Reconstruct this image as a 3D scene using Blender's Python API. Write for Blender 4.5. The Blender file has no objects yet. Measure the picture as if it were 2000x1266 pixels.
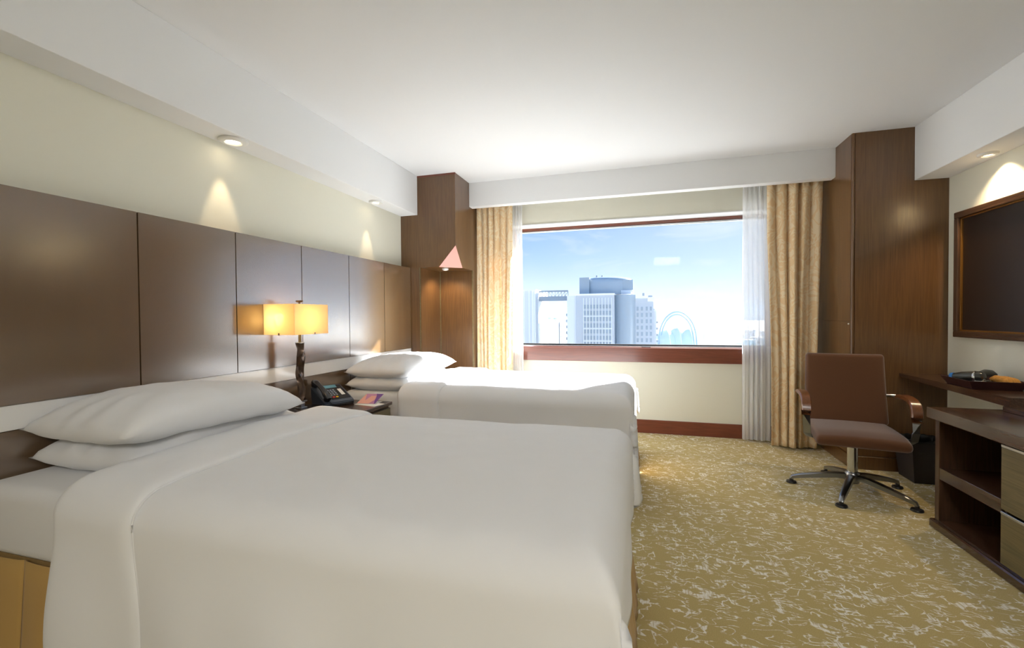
import bpy, bmesh, math, random
from mathutils import Vector, Matrix, noise

S = bpy.context.scene
C = S.collection
PI = math.pi

# ------------------------------------------------------------------ camera
yaw, pit, rol = 0.28187, -0.01736, -0.00791
cyw, syw = math.cos(yaw), math.sin(yaw)
Fw = Vector((-syw, cyw, 0)); Rg = Vector((cyw, syw, 0)); Up = Vector((0, 0, 1))
F2 = Fw * math.cos(pit) + Up * math.sin(pit)
U2 = Up * math.cos(pit) - Fw * math.sin(pit)
R2 = Rg * math.cos(rol) + U2 * math.sin(rol)
U3 = U2 * math.cos(rol) - Rg * math.sin(rol)
cam = bpy.data.objects.new('camera', bpy.data.cameras.new('camera'))
C.objects.link(cam)
cam.data.sensor_fit = 'HORIZONTAL'; cam.data.sensor_width = 36.0
cam.data.lens = 36.0 * 873.48 / 2000.0
cam.data.clip_start = 0.05; cam.data.clip_end = 6000
M = Matrix.Identity(4)
for i in range(3):
    M[i][0] = R2[i]; M[i][1] = U3[i]; M[i][2] = -F2[i]
M[0][3], M[1][3], M[2][3] = 0.0, 0.0, 1.2
cam.matrix_world = M
S.camera = cam

# ------------------------------------------------------------------ view, world, sun, room lights
S.view_settings.view_transform = 'Standard'
S.view_settings.look = 'None'
S.view_settings.gamma = 1.0
S.view_settings.use_curve_mapping = False
S.view_settings.exposure = 0.34

SUN_DIR = Vector((0.80, 1.0, 0.73)).normalized()

def build_world():
    w = bpy.data.worlds.new('sky'); S.world = w; w.use_nodes = True
    nt = w.node_tree; nt.nodes.clear(); N = nt.nodes.new; L = nt.links.new
    out = N('ShaderNodeOutputWorld'); bg = N('ShaderNodeBackground')
    tc = N('ShaderNodeTexCoord'); sep = N('ShaderNodeSeparateXYZ')
    L(tc.outputs['Generated'], sep.inputs[0])
    ramp = N('ShaderNodeValToRGB'); cr = ramp.color_ramp
    cr.elements[0].position = 0.0; cr.elements[0].color = (0.82, 0.88, 0.96, 1)
    cr.elements[1].position = 1.0; cr.elements[1].color = (0.13, 0.30, 0.72, 1)
    for p, c in ((0.05, (0.82, 0.89, 0.98, 1)), (0.12, (0.54, 0.71, 0.98, 1)), (0.22, (0.30, 0.50, 0.95, 1)), (0.45, (0.24, 0.45, 0.90, 1))):
        e = cr.elements.new(p); e.color = c
    L(sep.outputs[2], ramp.inputs[0])
    # brighter towards the sun
    dt = N('ShaderNodeVectorMath'); dt.operation = 'DOT_PRODUCT'; dt.inputs[1].default_value = SUN_DIR
    L(tc.outputs['Generated'], dt.inputs[0])
    mr = N('ShaderNodeMapRange'); mr.inputs[1].default_value = 0.6; mr.inputs[2].default_value = 1.0
    mr.inputs[3].default_value = 0.0; mr.inputs[4].default_value = 0.7
    L(dt.outputs['Value'], mr.inputs[0])
    mx = N('ShaderNodeMix'); mx.data_type = 'RGBA'; mx.inputs[7].default_value = (0.9, 0.96, 1.0, 1)
    L(mr.outputs[0], mx.inputs[0]); L(ramp.outputs[0], mx.inputs[6])
    # wispy cloud
    mp = N('ShaderNodeMapping'); mp.inputs['Scale'].default_value = (3.2, 3.2, 13.0); mp.inputs['Rotation'].default_value = (0.0, 0.35, 0.2)
    L(tc.outputs['Generated'], mp.inputs[0])
    nz = N('ShaderNodeTexNoise'); nz.inputs['Scale'].default_value = 1.6; nz.inputs['Detail'].default_value = 7
    nz.inputs['Roughness'].default_value = 0.55; nz.inputs['Distortion'].default_value = 0.5
    L(mp.outputs[0], nz.inputs[0])
    cr2 = N('ShaderNodeMapRange'); cr2.inputs[1].default_value = 0.52; cr2.inputs[2].default_value = 0.78
    cr2.inputs[3].default_value = 0.0; cr2.inputs[4].default_value = 0.8
    L(nz.outputs[0], cr2.inputs[0])
    mx2 = N('ShaderNodeMix'); mx2.data_type = 'RGBA'; mx2.inputs[7].default_value = (0.93, 0.95, 0.98, 1)
    L(cr2.outputs[0], mx2.inputs[0]); L(mx.outputs[2], mx2.inputs[6])
    L(mx2.outputs[2], bg.inputs[0]); bg.inputs[1].default_value = 0.86
    L(bg.outputs[0], out.inputs[0])
build_world()

def light(name, kind, loc, energy, color=(1, 1, 1), direction=None, **kw):
    d = bpy.data.lights.new(name, kind); d.energy = energy; d.color = color
    for k, v in kw.items(): setattr(d, k, v)
    o = bpy.data.objects.new(name, d); C.objects.link(o); o.location = loc
    if direction is not None:
        o.rotation_euler = Vector(direction).to_track_quat('-Z', 'Y').to_euler()
    return o

light('sun_offscreen', 'SUN', (8, 10, 9), 28.0, (1.0, 0.96, 0.91), -SUN_DIR, angle=0.012)
# warm ceiling lamp of the entrance, behind the viewpoint (it warms the near side of the bedding)
light('entrance_ceiling_lamp_offscreen', 'AREA', (0.6, -1.5, 2.54), 46, (1.0, 0.97, 0.94), (0.0, 0.35, -1.0), shape='RECTANGLE', size=0.6, size_y=0.6)

# ------------------------------------------------------------------ materials
def newmat(name):
    m = bpy.data.materials.new(name); m.use_nodes = True
    nt = m.node_tree; nt.nodes.clear()
    out = nt.nodes.new('ShaderNodeOutputMaterial')
    return m, nt, out

def srgb(r, g, b):
    f = lambda c: (c / 255 / 12.92) if c <= 10 else ((c / 255 + 0.055) / 1.055) ** 2.4
    return (f(r), f(g), f(b), 1.0)

def plain(name, col, rough=0.5, metal=0.0, coat=0.0, sheen=0.0, bump=0.0, bscale=200.0, spec=0.5, var=0.0, vscale=3.0, trans=0.0):
    m, nt, out = newmat(name); N = nt.nodes.new; L = nt.links.new
    p = N('ShaderNodeBsdfPrincipled'); L(p.outputs[0], out.inputs[0])
    p.inputs['Base Color'].default_value = col; p.inputs['Roughness'].default_value = rough
    p.inputs['Metallic'].default_value = metal; p.inputs['Coat Weight'].default_value = coat
    p.inputs['Sheen Weight'].default_value = sheen; p.inputs['Specular IOR Level'].default_value = spec
    p.inputs['Transmission Weight'].default_value = trans
    tc = N('ShaderNodeTexCoord')
    nz = N('ShaderNodeTexNoise'); nz.inputs['Scale'].default_value = vscale; nz.inputs['Detail'].default_value = 4
    L(tc.outputs['Object'], nz.inputs[0])
    mx = N('ShaderNodeMix'); mx.data_type = 'RGBA'
    mx.inputs[6].default_value = tuple(min(1, c * (1 - var)) for c in col[:3]) + (1,)
    mx.inputs[7].default_value = tuple(min(1, c * (1 + var)) for c in col[:3]) + (1,)
    L(nz.outputs[0], mx.inputs[0]); L(mx.outputs[2], p.inputs['Base Color'])
    if bump:
        n2 = N('ShaderNodeTexNoise'); n2.inputs['Scale'].default_value = bscale; n2.inputs['Detail'].default_value = 3
        L(tc.outputs['Object'], n2.inputs[0])
        b = N('ShaderNodeBump'); b.inputs['Strength'].default_value = bump; b.inputs['Distance'].default_value = 0.002
        L(n2.outputs[0], b.inputs['Height']); L(b.outputs[0], p.inputs['Normal'])
    return m

def wood(name, dark, lite, rough=0.25, axis=2, coat=0.3, scale=1.0, spec=0.5, coat_ior=1.5, coat_rough=0.16, ior=1.5, tint=(1, 1, 1), bump=0.02):
    m, nt, out = newmat(name); N = nt.nodes.new; L = nt.links.new
    p = N('ShaderNodeBsdfPrincipled'); L(p.outputs[0], out.inputs[0])
    p.inputs['IOR'].default_value = ior; p.inputs['Specular Tint'].default_value = tuple(tint) + (1,)
    p.inputs['Roughness'].default_value = rough; p.inputs['Coat Weight'].default_value = coat
    p.inputs['Coat Roughness'].default_value = coat_rough; p.inputs['Coat IOR'].default_value = coat_ior; p.inputs['Specular IOR Level'].default_value = spec
    tc = N('ShaderNodeTexCoord'); oi = N('ShaderNodeObjectInfo')
    mul = N('ShaderNodeMath'); mul.operation = 'MULTIPLY'; mul.inputs[1].default_value = 37.0
    L(oi.outputs['Random'], mul.inputs[0])
    add = N('ShaderNodeVectorMath'); add.operation = 'ADD'
    L(tc.outputs['Object'], add.inputs[0]); L(mul.outputs[0], add.inputs[1])
    mp = N('ShaderNodeMapping'); sc = [9 * scale] * 3; sc[axis] = 0.75 * scale; mp.inputs['Scale'].default_value = sc
    L(add.outputs[0], mp.inputs[0])
    nz = N('ShaderNodeTexNoise'); nz.inputs['Scale'].default_value = 1.3; nz.inputs['Detail'].default_value = 3; nz.inputs['Distortion'].default_value = 0.8
    L(mp.outputs[0], nz.inputs[0])
    # growth rings from the slow noise
    ring = N('ShaderNodeMath'); ring.operation = 'MULTIPLY'; ring.inputs[1].default_value = 42.0
    L(nz.outputs[0], ring.inputs[0])
    sn = N('ShaderNodeMath'); sn.operation = 'SINE'; L(ring.outputs[0], sn.inputs[0])
    mp2 = N('ShaderNodeMapping'); sc2 = [170 * scale] * 3; sc2[axis] = 4 * scale; mp2.inputs['Scale'].default_value = sc2
    L(add.outputs[0], mp2.inputs[0])
    n2 = N('ShaderNodeTexNoise'); n2.inputs['Scale'].default_value = 1.0; n2.inputs['Detail'].default_value = 4
    L(mp2.outputs[0], n2.inputs[0])
    a1 = N('ShaderNodeMath'); a1.operation = 'MULTIPLY_ADD'; a1.inputs[1].default_value = 0.10; a1.inputs[2].default_value = 0.0
    L(sn.outputs[0], a1.inputs[0])
    a2 = N('ShaderNodeMath'); a2.operation = 'ADD'; L(a1.outputs[0], a2.inputs[0]); L(n2.outputs[0], a2.inputs[1])
    mr = N('ShaderNodeMapRange'); mr.inputs[1].default_value = 0.1; mr.inputs[2].default_value = 0.9
    L(a2.outputs[0], mr.inputs[0])
    mx = N('ShaderNodeMix'); mx.data_type = 'RGBA'; mx.inputs[6].default_value = dark; mx.inputs[7].default_value = lite
    L(mr.outputs[0], mx.inputs[0]); L(mx.outputs[2], p.inputs['Base Color'])
    b = N('ShaderNodeBump'); b.inputs['Strength'].default_value = bump; b.inputs['Distance'].default_value = 0.001
    L(n2.outputs[0], b.inputs['Height']); L(b.outputs[0], p.inputs['Normal'])
    return m

def cloth(name, col, trans=0.0, transp=0.0, rough=0.9, pattern=None, bump=0.15, weave=900.0):
    """diffuse + translucent + open weave"""
    m, nt, out = newmat(name); N = nt.nodes.new; L = nt.links.new
    tc = N('ShaderNodeTexCoord')
    p = N('ShaderNodeBsdfPrincipled'); p.inputs['Base Color'].default_value = col; p.inputs['Roughness'].default_value = rough
    p.inputs['Sheen Weight'].default_value = 0.15; p.inputs['Specular IOR Level'].default_value = 0.15
    colsock = None
    if pattern:
        mp = N('ShaderNodeMapping'); mp.inputs['Scale'].default_value = (1.0, 0.35, 0.6)
        L(tc.outputs['Object'], mp.inputs[0])
        nz = N('ShaderNodeTexNoise'); nz.inputs['Scale'].default_value = 9; nz.inputs['Detail'].default_value = 1.5; nz.inputs['Distortion'].default_value = 2.6
        L(mp.outputs[0], nz.inputs[0])
        k = N('ShaderNodeMath'); k.operation = 'MULTIPLY'; k.inputs[1].default_value = 26; L(nz.outputs[0], k.inputs[0])
        sn = N('ShaderNodeMath'); sn.operation = 'SINE'; L(k.outputs[0], sn.inputs[0])
        mr = N('ShaderNodeMapRange'); mr.inputs[1].default_value = -0.3; mr.inputs[2].default_value = 0.4; L(sn.outputs[0], mr.inputs[0])
        mx = N('ShaderNodeMix'); mx.data_type = 'RGBA'; mx.inputs[6].default_value = col; mx.inputs[7].default_value = pattern
        L(mr.outputs[0], mx.inputs[0]); L(mx.outputs[2], p.inputs['Base Color']); colsock = mx.outputs[2]
    if bump:
        n2 = N('ShaderNodeTexNoise'); n2.inputs['Scale'].default_value = weave; n2.inputs['Detail'].default_value = 2
        L(tc.outputs['Object'], n2.inputs[0])
        b = N('ShaderNodeBump'); b.inputs['Strength'].default_value = bump; b.inputs['Distance'].default_value = 0.001
        L(n2.outputs[0], b.inputs['Height']); L(b.outputs[0], p.inputs['Normal'])
    sh = p.outputs[0]
    if trans:
        t = N('ShaderNodeBsdfTranslucent'); t.inputs[0].default_value = col
        if colsock: L(colsock, t.inputs[0])
        ms = N('ShaderNodeMixShader'); ms.inputs[0].default_value = trans
        L(sh, ms.inputs[1]); L(t.outputs[0], ms.inputs[2]); sh = ms.outputs[0]
    if transp:
        t = N('ShaderNodeBsdfTransparent')
        ms = N('ShaderNodeMixShader'); ms.inputs[0].default_value = transp
        L(sh, ms.inputs[1]); L(t.outputs[0], ms.inputs[2]); sh = ms.outputs[0]
    L(sh, out.inputs[0])
    return m

def emit(name, col, strength):
    m, nt, out = newmat(name); N = nt.nodes.new; L = nt.links.new
    e = N('ShaderNodeEmission'); e.inputs[0].default_value = col; e.inputs[1].default_value = strength
    L(e.outputs[0], out.inputs[0]); return m

def glass_mat():
    m, nt, out = newmat('window_glass'); N = nt.nodes.new; L = nt.links.new
    t = N('ShaderNodeBsdfTransparent'); t.inputs[0].default_value = (0.95, 0.98, 1.0, 1)
    g = N('ShaderNodeBsdfGlossy'); g.inputs['Roughness'].default_value = 0.0
    fr = N('ShaderNodeFresnel'); fr.inputs[0].default_value = 1.10
    ms = N('ShaderNodeMixShader'); L(fr.outputs[0], ms.inputs[0]); L(t.outputs[0], ms.inputs[1]); L(g.outputs[0], ms.inputs[2])
    L(ms.outputs[0], out.inputs[0]); return m

def carpet_mat():
    m, nt, out = newmat('carpet'); N = nt.nodes.new; L = nt.links.new
    p = N('ShaderNodeBsdfPrincipled'); p.inputs['Roughness'].default_value = 0.95; p.inputs['Sheen Weight'].default_value = 0.2
    p.inputs['Specular IOR Level'].default_value = 0.1
    L(p.outputs[0], out.inputs[0])
    tc = N('ShaderNodeTexCoord')
    def nse(scale, detail, dist, rough=0.5, mapping=None):
        n = N('ShaderNodeTexNoise'); n.inputs['Scale'].default_value = scale; n.inputs['Detail'].default_value = detail
        n.inputs['Distortion'].default_value = dist; n.inputs['Roughness'].default_value = rough
        if mapping:
            mp = N('ShaderNodeMapping'); mp.inputs['Location'].default_value = mapping[0]; mp.inputs['Rotation'].default_value = mapping[1]; mp.inputs['Scale'].default_value = mapping[2]
            L(tc.outputs['Object'], mp.inputs[0]); L(mp.outputs[0], n.inputs[0])
        else: L(tc.outputs['Object'], n.inputs[0])
        return n
    def lines(n, width, level=0.5):
        s = N('ShaderNodeMath'); s.operation = 'SUBTRACT'; s.inputs[1].default_value = level; L(n.outputs[0], s.inputs[0])
        a = N('ShaderNodeMath'); a.operation = 'ABSOLUTE'; L(s.outputs[0], a.inputs[0])
        r = N('ShaderNodeMapRange'); r.inputs[1].default_value = width * 0.55; r.inputs[2].default_value = width
        r.inputs[3].default_value = 1; r.inputs[4].default_value = 0; L(a.outputs[0], r.inputs[0]); return r
    l1 = lines(nse(11.0, 0.8, 0.9, mapping=((0, 0, 0), (0, 0, 0.35), (0.9, 1.5, 1))), 0.027)
    l2 = lines(nse(12.0, 0.8, 0.9, mapping=((7, 3, 0), (0, 0, -0.4), (0.85, 1.5, 1))), 0.025)
    mxl = N('ShaderNodeMath'); mxl.operation = 'MAXIMUM'; L(l1.outputs[0], mxl.inputs[0]); L(l2.outputs[0], mxl.inputs[1])
    # dashes: the loops of the yarn break the lines
    brk = nse(17, 2, 0.2, mapping=((3, 1, 0), (0, 0, 0), (1, 1, 1)))
    br = N('ShaderNodeMapRange'); br.inputs[1].default_value = 0.42; br.inputs[2].default_value = 0.50; L(brk.outputs[0], br.inputs[0])
    mp = N('ShaderNodeMapping'); mp.inputs['Rotation'].default_value = (0, 0, 0.9); mp.inputs['Scale'].default_value = (1, 0.15, 1)
    L(tc.outputs['Object'], mp.inputs[0])
    yarn = N('ShaderNodeTexNoise'); yarn.inputs['Scale'].default_value = 120; yarn.inputs['Detail'].default_value = 1; L(mp.outputs[0], yarn.inputs[0])
    yr = N('ShaderNodeMapRange'); yr.inputs[1].default_value = 0.36; yr.inputs[2].default_value = 0.52; yr.inputs[3].default_value = 0.25; L(yarn.outputs[0], yr.inputs[0])
    k1 = N('ShaderNodeMath'); k1.operation = 'MULTIPLY'; L(mxl.outputs[0], k1.inputs[0]); L(br.outputs[0], k1.inputs[1])
    k2 = N('ShaderNodeMath'); k2.operation = 'MULTIPLY'; L(k1.outputs[0], k2.inputs[0]); L(yr.outputs[0], k2.inputs[1])
    pile = nse(260, 2, 0.0, 0.7)
    base = N('ShaderNodeMix'); base.data_type = 'RGBA'; base.inputs[6].default_value = srgb(164, 141, 78); base.inputs[7].default_value = srgb(214, 195, 136)
    L(pile.outputs[0], base.inputs[0])
    mx = N('ShaderNodeMix'); mx.data_type = 'RGBA'; mx.inputs[7].default_value = srgb(246, 242, 230)
    L(k2.outputs[0], mx.inputs[0]); L(base.outputs[2], mx.inputs[6]); L(mx.outputs[2], p.inputs['Base Color'])
    b = N('ShaderNodeBump'); b.inputs['Strength'].default_value = 0.5; b.inputs['Distance'].default_value = 0.003
    hs = N('ShaderNodeMath'); hs.operation = 'ADD'; L(pile.outputs[0], hs.inputs[0]); L(k2.outputs[0], hs.inputs[1])
    L(hs.outputs[0], b.inputs['Height']); L(b.outputs[0], p.inputs['Normal'])
    return m

MT = {}
MT['carpet'] = carpet_mat()
MT['ceiling'] = plain('ceiling_paint', srgb(232, 233, 234), 0.85, spec=0.2)
MT['wall'] = plain('wall_paint_cream', srgb(225, 223, 208), 0.8, spec=0.2, bump=0.03)
MT['soffit'] = plain('soffit_paint', srgb(232, 233, 234), 0.8, spec=0.2)
MT['white'] = plain('white_lacquer', srgb(240, 240, 240), 0.18, coat=0.5)
MT['panel'] = wood('headboard_veneer', srgb(92, 67, 39), srgb(108, 81, 49), 0.20, coat=0.0, ior=2.7, bump=0.0)
MT['column'] = wood('column_veneer', srgb(84, 55, 29), srgb(113, 80, 44), 0.32, coat=0.5, coat_ior=1.6, coat_rough=0.24)
MT['wood_y'] = wood('furniture_veneer', srgb(52, 34, 24), srgb(92, 66, 48), 0.22, axis=1, coat=0.5)
MT['wood_z'] = wood('furniture_veneer_upright', srgb(52, 34, 24), srgb(92, 66, 48), 0.3, axis=2, coat=0.3)
MT['drawer'] = wood('drawer_veneer_olive', srgb(86, 76, 50), srgb(130, 116, 80), 0.35, axis=1, coat=0.2)
MT['sill'] = wood('sill_mahogany', srgb(96, 45, 31), srgb(130, 68, 47), 0.3, axis=0, coat=0.4)
MT['base'] = wood('baseboard_mahogany', srgb(96, 45, 31), srgb(130, 68, 47), 0.35, axis=0, coat=0.2)
MT['dark'] = plain('black_gasket', srgb(24, 20, 18), 0.7)
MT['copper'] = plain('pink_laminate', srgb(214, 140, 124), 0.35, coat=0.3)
MT['alu'] = plain('aluminium', srgb(205, 210, 216), 0.25, metal=1.0)
MT['chrome'] = plain('chrome', srgb(200, 205, 212), 0.08, metal=1.0)
MT['steel'] = plain('brushed_steel', srgb(150, 152, 156), 0.28, metal=1.0)
MT['black'] = plain('black_plastic', srgb(26, 27, 30), 0.35)
MT['linen'] = cloth('white_linen', (0.86, 0.865, 0.88, 1), bump=0.08)
MT['sheet'] = cloth('white_sheet', (0.86, 0.865, 0.87, 1), bump=0.05)
MT['pillow'] = cloth('white_pillowcase', (0.86, 0.865, 0.88, 1), bump=0.06)
MT['skirt'] = cloth('gold_skirt_fabric', srgb(196, 160, 96), bump=0.2)
MT['skirt_lining'] = cloth('cream_skirt_lining', srgb(232, 222, 204), bump=0.1)
MT['drape'] = cloth('gold_damask', srgb(242, 212, 166), trans=0.15, pattern=srgb(248, 228, 194), bump=0.1, rough=0.65)
MT['sheer'] = cloth('white_voile', (0.90, 0.91, 0.93, 1), trans=0.42, transp=0.20, bump=0.0)
MT['glass'] = glass_mat()
MT['chair'] = plain('brown_upholstery', srgb(98, 64, 42), 0.85, sheen=0.4, bump=0.35, bscale=700, spec=0.2, var=0.12, vscale=500)
MT['arm'] = wood('armrest_wood', srgb(92, 50, 22), srgb(140, 84, 42), 0.3, axis=1, coat=0.4, scale=2)

# ------------------------------------------------------------------ mesh helpers
def raw(name, verts, faces, mat=None, parent=None, smooth=False, loc=None):
    me = bpy.data.meshes.new(name)
    if loc is not None:
        verts = [(v[0] - loc[0], v[1] - loc[1], v[2] - loc[2]) for v in verts]
    me.from_pydata([tuple(v) for v in verts], [], faces); me.validate(); me.update()
    if mat: me.materials.append(MT[mat] if isinstance(mat, str) else mat)
    o = bpy.data.objects.new(name, me); C.objects.link(o)
    if smooth:
        for p in me.polygons: p.use_smooth = True
    if loc is not None: o.location = loc
    if parent: o.parent = parent
    return o

def from_bm(name, bm, mat, parent=None, smooth=False, loc=None):
    me = bpy.data.meshes.new(name)
    bmesh.ops.recalc_face_normals(bm, faces=bm.faces[:])
    if loc is not None: bmesh.ops.translate(bm, verts=bm.verts[:], vec=-Vector(loc))
    bm.to_mesh(me); bm.free()
    if mat: me.materials.append(MT[mat] if isinstance(mat, str) else mat)
    if smooth:
        for p in me.polygons: p.use_smooth = True
        try: me.set_sharp_from_angle(angle=math.radians(42))
        except Exception: pass
    o = bpy.data.objects.new(name, me); C.objects.link(o)
    if loc is not None: o.location = loc
    if parent: o.parent = parent
    return o

def bm_box(bm, lo, hi, bev=0.0, seg=1):
    c = [(a + b) / 2 for a, b in zip(lo, hi)]; s = [abs(b - a) for a, b in zip(lo, hi)]
    r = bmesh.ops.create_cube(bm, size=1.0)
    vs = r['verts']
    bmesh.ops.scale(bm, vec=s, verts=vs); bmesh.ops.translate(bm, vec=c, verts=vs)
    if bev > 0:
        ed = list({e for v in vs for e in v.link_edges})
        bmesh.ops.bevel(bm, geom=ed, offset=min(bev, min(s) * 0.45), segments=seg, affect='EDGES', profile=0.5)

def box(name, lo, hi, mat, parent=None, bev=0.0, seg=1, smooth=False):
    bm = bmesh.new(); bm_box(bm, lo, hi, bev, seg)
    c = tuple((a + b) / 2 for a, b in zip(lo, hi))
    return from_bm(name, bm, mat, parent, smooth, loc=(c[0], c[1], min(lo[2], hi[2])))

def prism(name, poly, z0, z1, mat, parent=None, axis=2, bev=0.0):
    """polygon in the plane across `axis`, extruded along it"""
    bm = bmesh.new()
    def P(a, b, c): return ((a, b, c), (c, a, b), (a, c, b))[{2: 0, 0: 1, 1: 2}[axis]]
    lo = [bm.verts.new(P(a, b, z0)) for a, b in poly]; hi = [bm.verts.new(P(a, b, z1)) for a, b in poly]
    n = len(poly); bm.faces.new(lo[::-1]); bm.faces.new(hi)
    for i in range(n): bm.faces.new((lo[i], lo[(i + 1) % n], hi[(i + 1) % n], hi[i]))
    if bev: bmesh.ops.bevel(bm, geom=bm.edges[:], offset=bev, segments=1, affect='EDGES')
    return from_bm(name, bm, mat, parent)

def lathe(name, prof, mat, parent=None, n=28, loc=(0, 0, 0), smooth=True):
    bm = bmesh.new(); rings = []
    for r, z in prof:
        rings.append([bm.verts.new((r * math.cos(2 * PI * i / n), r * math.sin(2 * PI * i / n), z)) for i in range(n)])
    for a, b in zip(rings, rings[1:]):
        for i in range(n): bm.faces.new((a[i], a[(i + 1) % n], b[(i + 1) % n], b[i]))
    if prof[0][0] > 1e-5: bm.faces.new(rings[0][::-1])
    if prof[-1][0] > 1e-5: bm.faces.new(rings[-1])
    bmesh.ops.remove_doubles(bm, verts=bm.verts[:], dist=1e-6)
    o = from_bm(name, bm, mat, parent, smooth); o.location = loc
    return o

def sweep(name, path, rad, mat, parent=None, n=8, section=None, smooth=True, up=Vector((0, 0, 1))):
    """tube (or a section polygon of (side, up) pairs) along a path; rad may be a list"""
    path = [Vector(p) for p in path]; bm = bmesh.new(); rings = []
    m = len(path)
    for i, p in enumerate(path):
        t = (path[min(i + 1, m - 1)] - path[max(i - 1, 0)]).normalized()
        s = t.cross(up)
        if s.length < 1e-4: s = t.cross(Vector((0, 1, 0)))
        s.normalize(); u = s.cross(t).normalized()
        r = rad[i] if isinstance(rad, (list, tuple)) else rad
        sec = section or [(math.cos(2 * PI * k / n), math.sin(2 * PI * k / n)) for k in range(n)]
        rings.append([bm.verts.new(p + s * a * r + u * b * r) for a, b in sec])
    k = len(rings[0])
    for a, b in zip(rings, rings[1:]):
        for i in range(k): bm.faces.new((a[i], a[(i + 1) % k], b[(i + 1) % k], b[i]))
    bm.faces.new(rings[0][::-1]); bm.faces.new(rings[-1])
    return from_bm(name, bm, mat, parent, smooth)

def grid(name, fn, nu, nv, mat, parent=None, smooth=True, closed_u=False, loc=None, solid=0.0, soff=0.0):
    vs = [fn(i / nu, j / nv) for j in range(nv + 1) for i in range(nu + (0 if closed_u else 1))]
    w = nu + (0 if closed_u else 1)
    fs = []
    for j in range(nv):
        for i in range(nu):
            i2 = (i + 1) % w
            fs.append((j * w + i, j * w + i2, (j + 1) * w + i2, (j + 1) * w + i))
    o = raw(name, vs, fs, mat, parent, smooth, loc)
    if solid:
        md = o.modifiers.new('solid', 'SOLIDIFY'); md.thickness = solid; md.offset = soff
    return o

def thing(name, label, cat, loc=(0, 0, 0), rz=0.0, group=None):
    o = bpy.data.objects.new(name, None); C.objects.link(o); o.empty_display_size = 0.1
    o.location = loc; o.rotation_euler = (0, 0, rz)
    o['label'] = label; o['category'] = cat
    if group: o['group'] = group
    return o

def tag(o, label, cat, group=None):
    o['label'] = label; o['category'] = cat
    if group: o['group'] = group
    return o

def struct(o, label=None):
    o['kind'] = 'structure'
    if label: o['label'] = label
    return o

def holder(name):
    o = bpy.data.objects.new(name, None); C.objects.link(o); o.empty_display_size = 0.1
    return struct(o)

# ------------------------------------------------------------------ the room
H = 2.58
XL, XR, YW, YB = -2.295, 2.16, 4.75, -2.0
ZS = 2.20                                        # underside of the two side soffits
struct(box('floor', (XL - 0.1, YB - 0.1, -0.1), (XR + 0.1, YW + 0.25, 0.0), 'carpet'), 'olive gold carpet with cream squiggle pattern')
bpy.data.objects['floor'].data.transform(Matrix.Translation(bpy.data.objects['floor'].location)); bpy.data.objects['floor'].location = (0, 0, 0)
struct(box('ceiling', (XL - 0.1, YB - 0.1, H), (XR + 0.1, YW + 0.25, H + 0.1), 'ceiling'), 'flat white ceiling')
struct(box('wall_left', (XL - 0.1, YB, 0), (XL, YW + 0.2, H), 'wall'), 'cream wall above the headboard')
struct(box('wall_right', (XR, YB, 0), (XR + 0.1, YW + 0.2, H), 'wall'), 'cream wall behind the desk')
struct(box('wall_back', (XL - 0.1, YB - 0.1, 0), (XR + 0.1, YB, H), 'wall'))
struct(box('trim_1', (XL, YB, ZS), (-2.11, 3.98, H), 'soffit', bev=0.002), 'white dropped soffit along the headboard wall')
struct(box('trim_2', (1.95, YB, 2.185), (XR, 4.04, H), 'soffit', bev=0.002), 'white dropped soffit along the desk wall')
struct(box('trim_3', (-1.71, 4.345, 2.335), (1.555, 4.435, H), 'soffit', bev=0.002), 'pale curtain pelmet across the window wall')

# window wall with opening
WX0, WX1, WZ0, WZ1 = -1.42, 1.22, 0.865, 2.195
def window_wall():
    w = holder('wall_window'); w['label'] = 'cream wall around the wide window'
    for lo, hi in (((XL, YW, 0), (XR, YW + 0.2, WZ0 - 0.02)), ((XL, YW, WZ1), (XR, YW + 0.2, H)),
                   ((XL, YW, WZ0 - 0.02), (WX0, YW + 0.2, WZ1)), ((WX1, YW, WZ0 - 0.02), (XR, YW + 0.2, WZ1))):
        box('wall_section', lo, hi, 'wall', w)
    win = holder('window_1'); win['label'] = 'wide single pane window with dark red frame'
    yf = 4.93
    box('head_lining', (WX0, 4.742, WZ1 - 0.008), (WX1, yf, WZ1 + 0.002), 'soffit', win)
    fr = box('frame_head', (WX0, yf, WZ1 - 0.036), (WX1, yf + 0.06, WZ1), 'sill', win)
    box('blind_roll', (WX0 + 0.02, yf + 0.012, WZ1 - 0.056), (WX1 - 0.02, yf + 0.034, WZ1 - 0.036), 'alu', win, 0.006, 2)
    box('frame_jamb', (WX0, yf, WZ0), (WX0 + 0.04, yf + 0.06, WZ1 - 0.036), 'sill', win)
    box('frame_jamb', (WX1 - 0.04, yf, WZ0), (WX1, yf + 0.06, WZ1 - 0.036), 'sill', win)
    box('frame_foot', (WX0 + 0.04, yf, WZ0), (WX1 - 0.04, yf + 0.06, WZ0 + 0.024), 'dark', win, 0.002)
    box('foot_rail', (WX0 + 0.02, 4.86, WZ0 - 0.002), (WX1 - 0.02, 4.925, WZ0 + 0.012), 'alu', win, 0.003)
    box('latch', (0.0, 4.84, WZ0), (0.09, 4.86, WZ0 + 0.006), 'black', win)
    box('pane', (WX0 + 0.03, yf + 0.036, WZ0 + 0.02), (WX1 - 0.03, yf + 0.044, WZ1 - 0.03), 'glass', win)
    box('sill_top', (WX0, 4.735, WZ0 - 0.022), (WX1, 4.93, WZ0), 'sill', win)
    box('sill_board', (WX0 + 0.06, 4.724, 0.722), (WX1 - 0.08, YW + 0.004, WZ0 + 0.002), 'sill', win, 0.003)
    struct(box('baseboard_window', (-1.71, YW - 0.018, 0), (1.555, YW + 0.002, 0.135), 'base', None, 0.004), 'mahogany baseboard under the window')
window_wall()

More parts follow.
